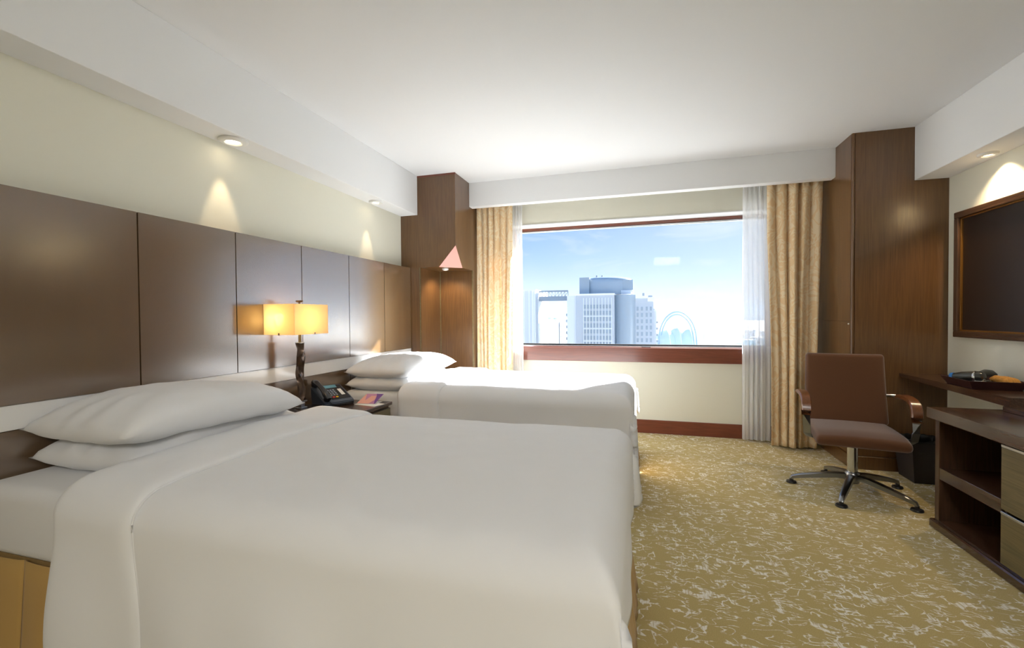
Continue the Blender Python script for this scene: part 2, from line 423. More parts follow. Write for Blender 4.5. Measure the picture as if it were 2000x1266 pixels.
# left column with the lit corner niche
def column_left():
    c = holder('wall_column_left'); c['label'] = 'brown veneered column with lit corner niche behind the far bed'
    x0, x1, y0, y1 = XL, -1.71, 3.98, YW
    zb = 1.685
    A = (x1, y0, 1.885); B = (-1.885, y0, zb); D = (x1, 4.145, zb)
    vs = [(x0, y0, H), (x1, y0, H), (x1, y1, H), (x0, y1, H), (x0, y0, zb), (x0, y1, zb), (x1, y1, zb), A, B, D]
    fs = [(0, 4, 8, 7, 1), (1, 7, 9, 6, 2), (4, 5, 6, 9, 8), (0, 1, 2, 3), (3, 2, 6, 5), (0, 3, 5, 4)]
    raw('upper_casing', vs, fs, 'column', c)
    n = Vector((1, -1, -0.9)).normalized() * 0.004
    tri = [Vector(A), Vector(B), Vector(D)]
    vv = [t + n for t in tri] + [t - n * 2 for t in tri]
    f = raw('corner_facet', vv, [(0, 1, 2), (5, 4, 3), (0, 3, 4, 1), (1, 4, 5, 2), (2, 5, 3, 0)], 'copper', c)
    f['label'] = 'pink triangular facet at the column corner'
    box('side_jamb', (x0, y0, 0), (-2.085, y1, zb), 'column', c)
    box('back_panel', (-2.085, 4.43, 0), (x1, y1, zb), 'column', c)
    box('niche_base', (-2.085, y0 + 0.02, 0), (x1 - 0.01, 4.43, 0.42), 'column', c)
    box('edge_strip', (-2.094, y0 - 0.004, 0.42), (-2.085, y0 + 0.006, zb), 'drawer', c)
    box('edge_strip', (-2.087, 4.42, 0.42), (-2.079, 4.43, zb), 'drawer', c)
    box('edge_strip', (x1 - 0.008, 4.424, 0.42), (x1 + 0.003, 4.434, zb), 'drawer', c)
    box('crown_strip', (-2.11, y0 - 0.003, H - 0.018), (x1 + 0.003, y0 + 0.01, H), 'base', c)
column_left()

def column_right():
    c = holder('wall_column_right'); c['label'] = 'dark red brown veneered column beside the window drape'
    x0, x1, y0 = 1.555, XR, 4.04
    box('front_panel', (x0 + 0.02, y0, 0.105), (x1, y0 + 0.03, H), 'column', c)
    box('side_panel', (x0, y0 + 0.02, 1.145), (x0 + 0.03, YW, H), 'column', c)
    box('side_panel', (x0, y0 + 0.02, 0.105), (x0 + 0.03, YW, 1.139), 'column', c)
    box('core', (x0 + 0.012, y0 + 0.012, 0.0), (x1, YW, H - 0.001), 'column', c)
    sweep('corner_trim', [(x0 + 0.01, y0 + 0.01, 0.1), (x0 + 0.01, y0 + 0.01, H)], 0.011, 'column', c, 10)
    box('plinth', (x0 - 0.008, y0 - 0.008, 0), (x1, y0 + 0.02, 0.1), 'column', c, 0.003)
    box('plinth', (x0 - 0.008, y0 + 0.02, 0), (x0 + 0.02, YW, 0.1), 'column', c, 0.003)
    sweep('catch', [(x0 + 0.002, 4.085, 1.12), (x0 - 0.006, 4.085, 1.12)], 0.006, 'white', c, 10)
column_right()

# ------------------------------------------------------------------ headboard panelling
def headboard():
    t = thing('headboard', 'long dark veneer headboard of tall wall panels with a white strip', 'headboard', (-2.24, 1.7, 0))
    seams = [3.975, 3.500, 3.003, 2.497, 1.990, 1.481, 0.974, 0.467, -0.04, -0.55]
    ox, oy = -2.24, 1.7
    box('backing', (XL + 0.022 - ox, -0.55 - oy, 0.0), (-2.206 - ox, 3.975 - oy, 1.675), 'panel', t)
    for b, a in zip(seams, seams[1:]):
        box('panel', (-2.215 - ox, a + 0.003 - oy, 0.893), (-2.19 - ox, b - 0.003 - oy, 1.685), 'panel', t)
        box('lower_panel', (-2.215 - ox, a + 0.003 - oy, 0.02), (-2.19 - ox, b - 0.003 - oy, 0.798), 'panel', t)
    box('top_cap', (XL + 0.001 - ox, -0.55 - oy, 1.675), (-2.205 - ox, 3.975 - oy, 1.685), 'panel', t)
    s = box('white_strip', (-2.22 - ox, -0.55 - oy, 0.80), (-2.194 - ox, 3.975 - oy, 0.891), 'white', t, 0.001)
    s['label'] = 'glossy white strip'
headboard()

# ------------------------------------------------------------------ beds
def ramp_edge(s, L, r):
    """arc-length s along flat L then quarter circle r then straight down -> (horizontal, drop)"""
    if s <= L: return s, 0.0
    q = s - L
    if q <= r * PI / 2:
        a = q / r
        return L + r * math.sin(a), r * (1 - math.cos(a))
    return L + r, r + (q - r * PI / 2)

def fbm(x, y, z=0.0, o=3):
    return noise.fractal(Vector((x, y, z)), 1.0, 2.0, o)

def smooth01(t):
    t = max(0.0, min(1.0, t)); return t * t * (3 - 2 * t)

def drape_fn(xh, xf, y0, y1, zt, r, hx, h0, h1, seed, puff=0.0, foot=True):
    """covers a bed from head edge xh to foot xf, hanging hx at the foot, h0 / h1 on the two sides"""
    yc = (y0 + y1) / 2; half = (y1 - y0) / 2 - r
    Lx = (xf - r - xh) if foot else (xf - xh)
    sx = Lx + (r * PI / 2 + hx if foot else 0)
    s0 = half + r * PI / 2 + h0; s1 = half + r * PI / 2 + h1
    def fn(u, v):
        a = u * sx
        px, dx = ramp_edge(a, Lx, r) if foot else (a, 0.0)
        b = -s0 + v * (s0 + s1)
        q, dy = ramp_edge(abs(b), half, r); sg = 1 if b >= 0 else -1
        x = xh + px; y = yc + sg * q
        d = (dx ** 4 + dy ** 4) ** 0.25 if (dx > 0 or dy > 0) else 0.0
        m = min(dx, dy)
        if m > 0:                                # corner: cloth gathers into a soft fold
            k = 0.22 * max(0.0, m - 0.3 * r) * (1 - 1.9 * math.exp(-((dx - dy) / 0.045) ** 2))
            x += k * 0.22; y += sg * k * 0.80
        # gently puffed top
        e = 1 - (q / (half + r)) ** 2
        z = zt - d
        lump = 0.010 * fbm(x * 2.2 + seed, y * 2.2, 0.3) + 0.004 * fbm(x * 6 + seed, y * 6, 1.3)
        if d < r:
            z += (0.020 * max(0, e) + lump) * (1 - d / r)
        hang = smooth01((d - r) / 0.35)
        if dy > r * 0.7 and dy >= dx:
            y += sg * hang * (0.016 * math.sin(x * 7.0 + seed) + 0.008 * math.sin(x * 17 + seed * 2) + 0.02)
        if dx > r * 0.7 and dx >= dy:
            x += hang * (0.010 * math.sin(y * 9.0 + seed) + 0.006 * math.sin(y * 21) + 0.006)
        if puff:
            z += 0
        return (x, y, z)
    return fn

def pillow_mesh(L, W, T, seed, droop=0.03, press=1.0):
    """along Y = L, along X = W; seam ring, soft ears"""
    n = 44; mk = 30; vs = []; fs = []
    def prof(u, v, top):
        ax = 1 - 0.050 * (1 - v * v) * abs(u) ** 3 + 0.0
        ay = 1 - 0.060 * (1 - u * u) * abs(v) ** 3
        y = L / 2 * u * ay; x = W / 2 * v * ax
        e = max(0.0, 1 - abs(u) ** 3.2) ** 0.60 * max(0.0, 1 - abs(v) ** 4.0) ** 0.52
        w = 0.006 * fbm(u * 2.5 + seed, v * 2.5, seed) * e
        edge = 1 - e
        w += 0.007 * edge * e * 3 * math.sin(13 * math.atan2(v, u) + seed) 
        if top: z = T * 0.56 * min(e, press) + w + 0.004 * (1 if e > 0 else 0)
        else: z = -T * 0.44 * min(1.0, e * 1.5) - w * 0.3
        z -= droop * (abs(u) ** 3.0) * 1.0
        return (x, y, z + T * 0.44)
    for top in (True, False):
        base = len(vs)
        for j in range(mk + 1):
            for i in range(n + 1):
                vs.append(prof(-1 + 2 * i / n, -1 + 2 * j / mk, top))
        for j in range(mk):
            for i in range(n):
                q = (base + j * (n + 1) + i, base + j * (n + 1) + i + 1, base + (j + 1) * (n + 1) + i + 1, base + (j + 1) * (n + 1) + i)
                fs.append(q[::-1] if top else q)
    return vs, fs

def pillow(label, loc, L, W, T, rz, tilt, seed, group, droop=0.03, roll=0.0, press=1.0):
    vs, fs = pillow_mesh(L, W, T, seed, droop, press)
    bm = bmesh.new(); vv = [bm.verts.new(v) for v in vs]
    for f in fs: bm.faces.new([vv[i] for i in f])
    bmesh.ops.remove_doubles(bm, verts=bm.verts[:], dist=0.0045)
    o = from_bm('pillow', bm, 'pillow', None, False)
    for p in o.data.polygons: p.use_smooth = True
    o.location = loc; o.rotation_euler = (roll, tilt, rz)
    return tag(o, label, 'pillow', group)

def make_bed(y0, y1, seed, label, dlabel, near):
    xh, xf = -2.185, -0.09
    yc = (y0 + y1) / 2
    t = thing('bed', label, 'bed', (-1.1, yc, 0))
    ox, oy = -1.1, yc
    box('bed_base', (xh - ox, y0 + 0.05 - oy, 0.06), (xf - 0.05 - ox, y1 - 0.05 - oy, 0.40), 'skirt', t)
    # mattress in a fitted sheet, crowned
    def mfn(lo, hi, name, mat, bev):
        bm = bmesh.new(); bm_box(bm, lo, hi, bev, 5)
        return from_bm(name, bm, mat, t, True)
    mfn((xh - ox, y0 + 0.02 - oy, 0.405), (xf - ox, y1 - 0.02 - oy, 0.645), 'mattress', 'sheet', 0.045)
    # skirt: flat lengths of fabric with inverted pleats between
    def skirt_panel(p, q, nrm, spread=0.028):
        p = Vector(p); q = Vector(q); nrm = Vector(nrm)
        def fn(u, v):
            b = math.sin(PI * u) ** 0.4 if 0 < u < 1 else 0.0
            flare = spread * v
            pt = p.lerp(q, u) + nrm * (0.010 * b + flare + 0.006 * math.sin(u * 9 + seed + p.x * 5) * v)
            return (pt.x, pt.y, 0.41 - 0.40 * v)
        o = grid('skirt_panel', fn, 14, 6, 'skirt', t, True, solid=0.004)
        return o
    nx = 9
    for k in range(nx):
        a = xh + (xf - xh) * k / nx; b = xh + (xf - xh) * (k + 1) / nx
        skirt_panel((a - ox, y0 + 0.03 - oy, 0), (b - ox, y0 + 0.03 - oy, 0), (0, -1, 0))
        skirt_panel((b - ox, y1 - 0.03 - oy, 0), (a - ox, y1 - 0.03 - oy, 0), (0, 1, 0))
    for k in range(6):
        a = y0 + 0.03 + (y1 - y0 - 0.06) * k / 6; b = y0 + 0.03 + (y1 - y0 - 0.06) * (k + 1) / 6
        skirt_panel((xf - ox, a - oy, 0), (xf - ox, b - oy, 0), (1, 0, 0), 0.058)
    # duvet: its own thing
    d = thing('duvet', dlabel, 'duvet', (-0.9, yc, 0.645))
    Y0, Y1 = y0 - 0.035, y1 + 0.02
    h0 = 0.46 if near else 0.40
    fn = drape_fn(-1.66, -0.040 if near else -0.05, Y0, Y1, 0.698, 0.095, 0.22 if near else 0.20, h0, 0.24, seed)
    sh = lambda f: (lambda u, v: (lambda p: (p[0] + 0.9, p[1] - yc, p[2] - 0.645))(f(u, v)))
    grid('cover', sh(fn), 110, 110, 'linen', d, True, solid=0.022, soff=1 if False else -1)
    fn2 = drape_fn(-1.690, -1.36, Y0 - 0.014, Y1 + 0.014, 0.714, 0.105, 0, h0 + 0.01, 0.30, seed, foot=False)
    def roll(u, v):
        x, y, z = fn2(u, v)
        e = min(1.0, (1 - u) / 0.16); e0 = min(1.0, u / 0.14)
        k = (1 - math.sqrt(max(0, 1 - (1 - e) ** 2))) + 1.6 * (1 - math.sqrt(max(0, 1 - (1 - e0) ** 2)))
        # edge rolls under, towards the bed
        nx_ = 0.020 * k
        side = max(0.0, min(1.0, (0.714 - z) / 0.12))
        z -= nx_ * (1 - side)
        y += (nx_ * side) * (1 if y < yc else -1)
        x += 0.035 * side * (u - 0.2) * smooth01((0.62 - z) / 0.3)
        return (x, y, z)
    b = grid('turned_down_edge', sh(roll), 28, 110, 'linen', d, True, solid=0.02, soff=-1)
    # seam cord along the fold
    pts = [sh(roll)(0.995, k / 90) for k in range(91)]
    sweep('seam', pts, 0.0028, 'linen', d, 6)
    return t

NB0, NB1 = 0.925, 2.07
FB0, FB1 = 2.875, 3.965
make_bed(NB0, NB1, 1.7, 'bed with long white side and gold skirt in front of the bedside lamp', 'white duvet spread over the bed in front of the bedside lamp, top edge turned down', True)
make_bed(FB0, FB1, 5.2, 'bed by the window between nightstand and niche column', 'white duvet partly sunlit on the bed under the window, top edge turned down', False)
g1, g2 = 'pillows on the bed before the lamp', 'pillows on the bed by the window'
pillow('lower white pillow of the stack on the bed before the bedside lamp', (-1.925, 1.49, 0.642), 0.82, 0.50, 0.150, 0.02, -0.01, 1.0, g1, 0.012, 0.0, 0.70)
pillow('top white pillow of the stack on the bed before the bedside lamp', (-1.90, 1.455, 0.762), 0.80, 0.56, 0.155, -0.02, -0.01, 3.0, g1, 0.042, -0.035)
pillow('lower white pillow of the stack on the bed by the window', (-1.925, 3.345, 0.642), 0.89, 0.50, 0.135, 0.03, -0.01, 6.0, g2, 0.008, 0.0, 0.72)
pillow('top white pillow of the stack on the bed by the window', (-1.895, 3.335, 0.750), 0.90, 0.52, 0.145, -0.03, -0.01, 8.0, g2, 0.025)

# ------------------------------------------------------------------ nightstand and what stands on it
NZ = 0.612
def nightstand():
    t = thing('nightstand', 'brown wooden nightstand between the two beds', 'nightstand', (-1.955, 2.465, 0))
    ox, oy = -1.955, 2.465
    L = lambda a, b: tuple([a[0] - ox, a[1] - oy, a[2]]) 
    y0, y1 = 2.12, 2.755
    box('top', L((-2.186, y0, NZ - 0.022), 0), L((-1.672, y1, NZ), 0), 'wood_y', t, 0.002)
    box('carcass', L((-2.18, y0 + 0.006, 0.06), 0), L((-1.700, y1 - 0.004, NZ - 0.022), 0), 'wood_z', t)
    box('plinth', L((-2.17, y0 + 0.03, 0.0), 0), L((-1.75, y1 - 0.03, 0.06), 0), 'wood_y', t)
    for z0, z1 in ((0.345, 0.572), (0.085, 0.335)):
        dr = box('drawer', L((-1.700, y0 + 0.012, z0), 0), L((-1.680, y1 - 0.012, z1), 0), 'drawer', t, 0.002)
        k = lathe('knob', [(0.006, 0), (0.006, 0.012), (0.014, 0.016), (0.014, 0.024), (0.0, 0.026)], 'steel', dr, 14)
        k.rotation_euler = (0, PI / 2, 0); k.location = (0.010, 0.22, (z1 - z0) / 2)
nightstand()

MT['shade'] = None
def shade_mat():
    m, nt, out = newmat('lamp_shade_parchment'); N = nt.nodes.new; L = nt.links.new
    d = N('ShaderNodeBsdfDiffuse'); d.inputs[0].default_value = (0.88, 0.80, 0.64, 1)
    t = N('ShaderNodeBsdfTranslucent'); t.inputs[0].default_value = (0.96, 0.78, 0.48, 1)
    tr = N('ShaderNodeBsdfTransparent'); tr.inputs[0].default_value = (1, 0.85, 0.6, 1)
    a = N('ShaderNodeMixShader'); a.inputs[0].default_value = 0.6; L(d.outputs[0], a.inputs[1]); L(t.outputs[0], a.inputs[2])
    b = N('ShaderNodeMixShader'); b.inputs[0].default_value = 0.16; L(a.outputs[0], b.inputs[1]); L(tr.outputs[0], b.inputs[2])
    L(b.outputs[0], out.inputs[0]); return m
MT['shade'] = shade_mat()
MT['bulb'] = emit('bulb_glow', (1.0, 0.86, 0.62, 1), 26)
MT['lampmetal'] = plain('dark_bronze', srgb(92, 78, 70), 0.22, metal=0.85)

def lamp():
    cx, cy = -2.078, 2.345
    t = thing('table_lamp', 'lit table lamp with rectangular cream shade and wavy bronze stem on nightstand', 'lamp', (cx, cy, NZ))
    box('base', (-0.058, -0.115, 0), (0.058, 0.125, 0.016), 'lampmetal', t, 0.003)
    box('collar', (-0.017, -0.017, 0.016), (0.017, 0.017, 0.060), 'steel', t, 0.003)
    box('collar_plate', (-0.027, -0.027, 0.016), (0.027, 0.027, 0.024), 'steel', t, 0.002)
    box('collar_plate', (-0.027, -0.027, 0.056), (0.027, 0.027, 0.064), 'steel', t, 0.002)
    # twisted square stem
    n = 60
    def fn(u, v):
        z = 0.064 + 0.366 * v
        a = 0.75 * math.sin(v * 2 * PI * 1.25) + 0.3
        k = u * 4
        cs = [(-1, -1), (1, -1), (1, 1), (-1, 1)]
        i = int(k + 1e-9) % 4; f = k - int(k + 1e-9)
        p, q = cs[i], cs[(i + 1) % 4]
        x = p[0] * (1 - f) + q[0] * f; y = p[1] * (1 - f) + q[1] * f
        s = 0.0195 * (1 - 0.10 * math.sin(v * PI))
        off = 0.004 * math.sin(v * 2 * PI * 1.6)
        return (s * (x * math.cos(a) - y * math.sin(a)) + off, s * (x * math.sin(a) + y * math.cos(a)) + off * 0.6, z)
    o = grid('stem', fn, 16, n, 'lampmetal', t, True, closed_u=True)
    o.data.set_sharp_from_angle(angle=math.radians(50))
    box('stem_cap', (-0.021, -0.021, 0.427), (0.021, 0.021, 0.434), 'steel', t, 0.002)
    sweep('neck', [(0, 0, 0.43), (0, 0, 0.53)], 0.010, 'drawer', t, 12)
    # shade: four walls of parchment
    hx, hy, z0, z1, th = 0.112, 0.148, 0.487, 0.672, 0.0015
    oy = -0.022
    for nm, lo, hi in (('shade_wall', (-hx, -hy + oy, z0), (hx, -hy + th + oy, z1)), ('shade_wall', (-hx, hy - th + oy, z0), (hx, hy + oy, z1)),
                       ('shade_wall', (hx - th, -hy + th + oy, z0), (hx, hy - th + oy, z1)), ('shade_wall', (-hx, -hy + th + oy, z0), (-hx + th, hy - th + oy, z1))):
        box(nm, lo, hi, 'shade', t)
    for sx in (-1, 1):
        sweep('shade_strut', [(sx * (hx - 0.002), oy, z1 - 0.012), (0, 0, z1 - 0.012)], 0.002, 'steel', t, 6)
    sweep('shade_rod', [(0, 0, 0.52), (0, 0, 0.69)], 0.003, 'steel', t, 6)
    lathe('finial', [(0.004, 0), (0.006, 0.006), (0.006, 0.012), (0.021, 0.016), (0.023, 0.026), (0.0, 0.028)], 'lampmetal', t, 16, (0, 0, 0.672))
    box('shade_clip', (-0.004, -hy + oy - 0.003, z0 - 0.004), (0.004, -hy + oy + 0.003, z0 + 0.010), 'lampmetal', t)
    box('shade_clip', (hx - 0.003, 0.02 + oy, z0 - 0.004), (hx + 0.003, 0.028 + oy, z0 + 0.010), 'lampmetal', t)
    bx, by, bz = -0.062, -0.100, 0.575
    sweep('bulb_holder', [(bx, by, bz - 0.04), (0, 0, bz - 0.04)], 0.006, 'steel', t, 8)
    lathe('bulb', [(0.010, -0.035), (0.018, -0.012), (0.027, 0.012), (0.024, 0.030), (0.012, 0.042), (0, 0.045)], 'bulb', t, 18, (bx, by, bz))
    l = light('lamp_light', 'POINT', (0.0, -0.02, 0.575), 1.7, (1.0, 0.68, 0.36), shadow_soft_size=0.04); l.parent = t
lamp()

MT['phone'] = plain('phone_grey_plastic', srgb(52, 60, 74), 0.3, coat=0.2)
MT['phone_dark'] = plain('phone_dark_plastic', srgb(24, 27, 34), 0.25, coat=0.3)
MT['key'] = plain('key_light_grey', srgb(150, 158, 170), 0.4)
MT['keyred'] = plain('key_red', srgb(190, 40, 34), 0.4)
MT['keyyel'] = plain('key_yellow', srgb(226, 184, 30), 0.4)
MT['paper'] = plain('paper_white', srgb(238, 236, 230), 0.7)
MT['lcd'] = plain('phone_display', srgb(96, 150, 170), 0.15, coat=0.5)

def telephone():
    # local: x = towards the user, y = across, z up
    t = thing('telephone', 'dark grey desk telephone with keypad and handset beside the lamp', 'telephone', (-2.035, 2.585, NZ), rz=-0.42)
    def slope(x): return 0.030 + (0.095 - x) / 0.19 * 0.085
    prof = [(-0.085, 0.0), (0.095, 0.0), (0.100, 0.022), (0.088, 0.034), (-0.095, 0.118), (-0.100, 0.104)]
    bm = bmesh.new()
    lo = [bm.verts.new((x, -0.10, z)) for x, z in prof]; hi = [bm.verts.new((x, 0.11, z)) for x, z in prof]
    bm.faces.new(lo); bm.faces.new(hi[::-1])
    for i in range(len(prof)): bm.faces.new((lo[i], hi[i], hi[(i + 1) % 6], lo[(i + 1) % 6]))
    bmesh.ops.bevel(bm, geom=bm.edges[:], offset=0.005, segments=2, affect='EDGES')
    body = from_bm('body', bm, 'phone', t, True)
    ang = math.atan2(0.084, 0.183)
    def on(x, y, sx, sy, h, mat, name, par=t):
        o = box(name, (-sx / 2, -sy / 2, -0.002), (sx / 2, sy / 2, h), mat, par, 0.001)
        zz = 0.034 + (0.088 - x) * 0.084 / 0.183
        o.location = (x, y, zz); o.rotation_euler = (0, ang, 0); return o
    on(0.0, 0.03, 0.165, 0.135, 0.002, 'phone_dark', 'face_plate')
    on(-0.065, 0.02, 0.035, 0.085, 0.004, 'lcd', 'display')
    for r in range(4):
        for c in range(3):
            on(-0.022 + r * 0.018, -0.018 + c * 0.019, 0.010, 0.012, 0.006, 'key', 'key')
    on(0.056, -0.016, 0.012, 0.016, 0.006, 'keyred', 'message_key')
    on(0.056, 0.008, 0.012, 0.016, 0.006, 'keyyel', 'service_key')
    on(0.005, 0.064, 0.075, 0.026, 0.004, 'paper', 'name_card')
    # handset across the left side
    hz = lambda x: 0.034 + (0.088 - x) * 0.084 / 0.183
    path = [(-0.105 + 0.215 * k / 14, -0.075, hz(-0.105 + 0.215 * k / 14) + 0.030 + 0.016 * math.sin(PI * k / 14)) for k in range(15)]
    rad = [0.6, 1.0, 1.1, 1.05, 0.9, 0.8, 0.75, 0.75, 0.75, 0.8, 0.9, 1.05, 1.1, 1.0, 0.6]
    h = sweep('handset', path, [r * 0.023 for r in rad], 'phone_dark', t, 14, section=[(1.05 * math.cos(a), 0.75 * math.sin(a)) for a in [2 * PI * i / 14 for i in range(14)]])
    for x in (-0.085, 0.085):
        c = lathe('cup', [(0.019, -0.022), (0.023, -0.012), (0.022, 0.004)], 'phone_dark', h, 16, (x, -0.075, hz(x) + 0.024))
        c.rotation_euler = (0, ang, 0)
    # coiled cord lying on the nightstand
    pts = []
    for k in range(150):
        u = k / 149; a = u * 2 * PI * 20
        bx = 0.105 + 0.028 * math.sin(u * PI); by = -0.07 + 0.17 * u
        pts.append((bx + 0.006 * math.cos(a), by, 0.010 + 0.006 * math.sin(a) + 0.02 * max(0, 1 - u * 8)))
    sweep('cord', pts, 0.0022, 'phone_dark', t, 5)
    sweep('palm_edge', [(0.112, -0.05, 0.007), (0.118, 0.0, 0.007), (0.112, 0.09, 0.007)], 0.006, 'phone_dark', t, 8)
telephone()

MT['card_pink'] = plain('card_pink', srgb(236, 176, 160), 0.5)
MT['card_purple'] = plain('card_purple', srgb(122, 82, 158), 0.5)
MT['card_mauve'] = plain('card_mauve', srgb(196, 136, 172), 0.5)
def card():
    t = thing('booklet', 'small purple and pink folded card on the nightstand', 'card', (-1.80, 2.66, NZ), rz=0.12)
    # tented: lower leaf on the table, upper leaf lifted at the back
    box('lower_leaf', (-0.065, -0.035, 0.0), (0.075, 0.06, 0.0015), 'paper', t)
    T = lambda x, s: (x, -0.035 + s * 0.082, 0.003 + s * 0.052)
    def poly(name, pts, mat, off, par):
        n = Vector((0, -0.052, 0.082)).normalized()
        v = [Vector(T(*p)) + n * off for p in pts]; w = [p - n * 0.001 for p in v]
        k = len(pts)
        return raw(name, v + w, [tuple(range(k)), tuple(range(2 * k - 1, k - 1, -1))] + [(i, k + i, k + (i + 1) % k, (i + 1) % k) for i in range(k)], mat, par)
    u = poly('upper_leaf', [(-0.066, 0), (0.064, 0), (0.090, 1), (-0.032, 1)], 'card_mauve', 0.0, t)
    poly('purple_print', [(0.058, 0.0), (0.064, 0), (0.090, 1), (0.040, 1), (0.050, 0.75), (0.05, 0.4)], 'card_purple', 0.0012, t)
    poly('pink_print', [(-0.066, 0), (0.02, 0), (0.052, 0.42), (0.045, 0.78), (0.012, 0.78), (-0.018, 0.3), (-0.030, 0.92), (-0.036, 0.92)], 'card_pink', 0.0012, t)
    sheet = box('paper_sheet', (-0.09, -0.045, 0.0), (0.09, 0.055, 0.0012), 'paper', None)
    sheet.location = (-1.77, 2.63, NZ); sheet.rotation_euler = (0, 0, -0.2)
    tag(sheet, 'white sheet of paper under the purple card on the nightstand', 'paper')
    t.location.z = NZ + 0.0012
card()

# ------------------------------------------------------------------ downlights
MT['lens'] = emit('downlight_lens', (1.0, 0.85, 0.6, 1), 9)
MT['ring'] = plain('downlight_ring_white', srgb(226, 226, 224), 0.35)
def downlight(loc, r, label, energy, aim, group=None, col=(1.0, 0.76, 0.46), spot=1.5, blend=0.5):
    t = thing('downlight', label, 'light', loc, 0, group)
    lathe('ring', [(r * 0.46, -0.006), (r * 0.60, -0.016), (r * 0.90, -0.014), (r, -0.007), (r, 0.001), (r * 0.46, 0.001), (r * 0.46, -0.006)], 'ring', t, 32)
    lathe('lens', [(0.0, -0.0085), (r * 0.47, -0.0085), (r * 0.47, 0.0005), (0, 0.0005)], 'lens', t, 24)
    l = light('downlight_beam', 'SPOT', (0, 0, -0.02), energy, col, aim, spot_size=spot, spot_blend=blend, shadow_soft_size=0.015)
    l.parent = t
    return t
downlight((-2.198, 1.995, ZS), 0.074, 'round white recessed downlight over the bed before the lamp', 8, (-0.16, 0, -1), spot=0.62)
downlight((-2.198, 3.40, ZS), 0.060, 'round white recessed downlight over the bed by the window', 9, (-0.14, 0, -1), spot=0.55)
downlight((2.065, 3.50, 2.185), 0.050, 'round recessed downlight above the framed dark screen', 24, (0.10, 0.05, -1), spot=1.9, blend=0.7)
downlight((-1.90, 4.16, 1.685), 0.032, 'small recessed light in the niche ceiling', 9, (-0.1, 0.25, -1), spot=2.2, blend=0.6)

# ------------------------------------------------------------------ curtains
def curtain(name, label, cat, xt, xb, yc, zt, zb, folds, amp, mat, seed, group, solid):
    t = thing(name, label, cat, ((xt[0] + xt[1]) / 2, yc, zb), 0, group)
    ox, oy, oz = (xt[0] + xt[1]) / 2, yc, zb
    rnd = random.Random(seed)
    ph = [rnd.uniform(0, 6.28) for _ in range(8)]
    def fn(u, v):
        z = zt + (zb - zt) * v
        k = smooth01(v * 1.3)
        x0 = xt[0] + (xb[0] - xt[0]) * k; x1 = xt[1] + (xb[1] - xt[1]) * k
        head = max(0.0, 1 - v / 0.05)
        w = u + 0.035 * math.sin(2 * PI * u * 1.5 + ph[0] + 0.8 * v) * (1 - abs(2 * u - 1))
        a = 2 * PI * folds * w + ph[1] + 0.5 * math.sin(v * 2.2 + ph[2])
        y = amp * (0.75 + 0.35 * math.sin(3 * u * PI + ph[3])) * (0.55 + 0.45 * k) * math.sin(a)
        y += 0.30 * amp * math.sin(2.3 * a + ph[4]) * k
        y += 0.012 * math.sin(2 * PI * folds * 2.6 * u) * head
        x = x0 + (x1 - x0) * w + 0.35 * amp * math.cos(a) * (0.5 + 0.5 * k)
        x = max(min(x, max(xt[1], xb[1]) + 0.006), min(xt[0], xb[0]) - 0.006)
        return (x - ox, yc + y - oy, z - oz)
    grid('panel', fn, int(folds * 26), 56, mat, t, True, solid=solid)
    # gathered heading tape
    def fh(u, v):
        p = fn(u, 0.0); return (p[0], p[1] * 0.8, zt - oz + 0.004 - 0.03 * v)
    grid('heading_tape', lambda u, v: (fh(u, v)[0], fh(u, v)[1] - 0.004, fh(u, v)[2]), int(folds * 26), 3, mat, t, True, solid=0.002)
    return t
gd, gs = 'gold damask drapes', 'white sheer curtains'
curtain('drape', 'gold damask drape beside the niche column', 'curtain', (-1.690, -1.312), (-1.680, -1.330), 4.535, 2.41, 0.015, 5.5, 0.062, 'drape', 3, gd, 0.003)
curtain('drape', 'gold damask drape beside the red brown column', 'curtain', (1.095, 1.525), (1.135, 1.480), 4.535, 2.41, 0.015, 4.6, 0.070, 'drape', 11, gd, 0.003)
curtain('sheer_curtain', 'narrow white sheer curtain next to the drape by the niche column', 'curtain', (-1.325, -1.225), (-1.345, -1.222), 4.655, 2.43, 0.02, 3.2, 0.028, 'sheer', 21, gs, 0.0)
curtain('sheer_curtain', 'white sheer curtain next to the drape by the red brown column', 'curtain', (0.920, 1.13), (0.925, 1.165), 4.655, 2.43, 0.02, 5.0, 0.030, 'sheer', 29, gs, 0.0)

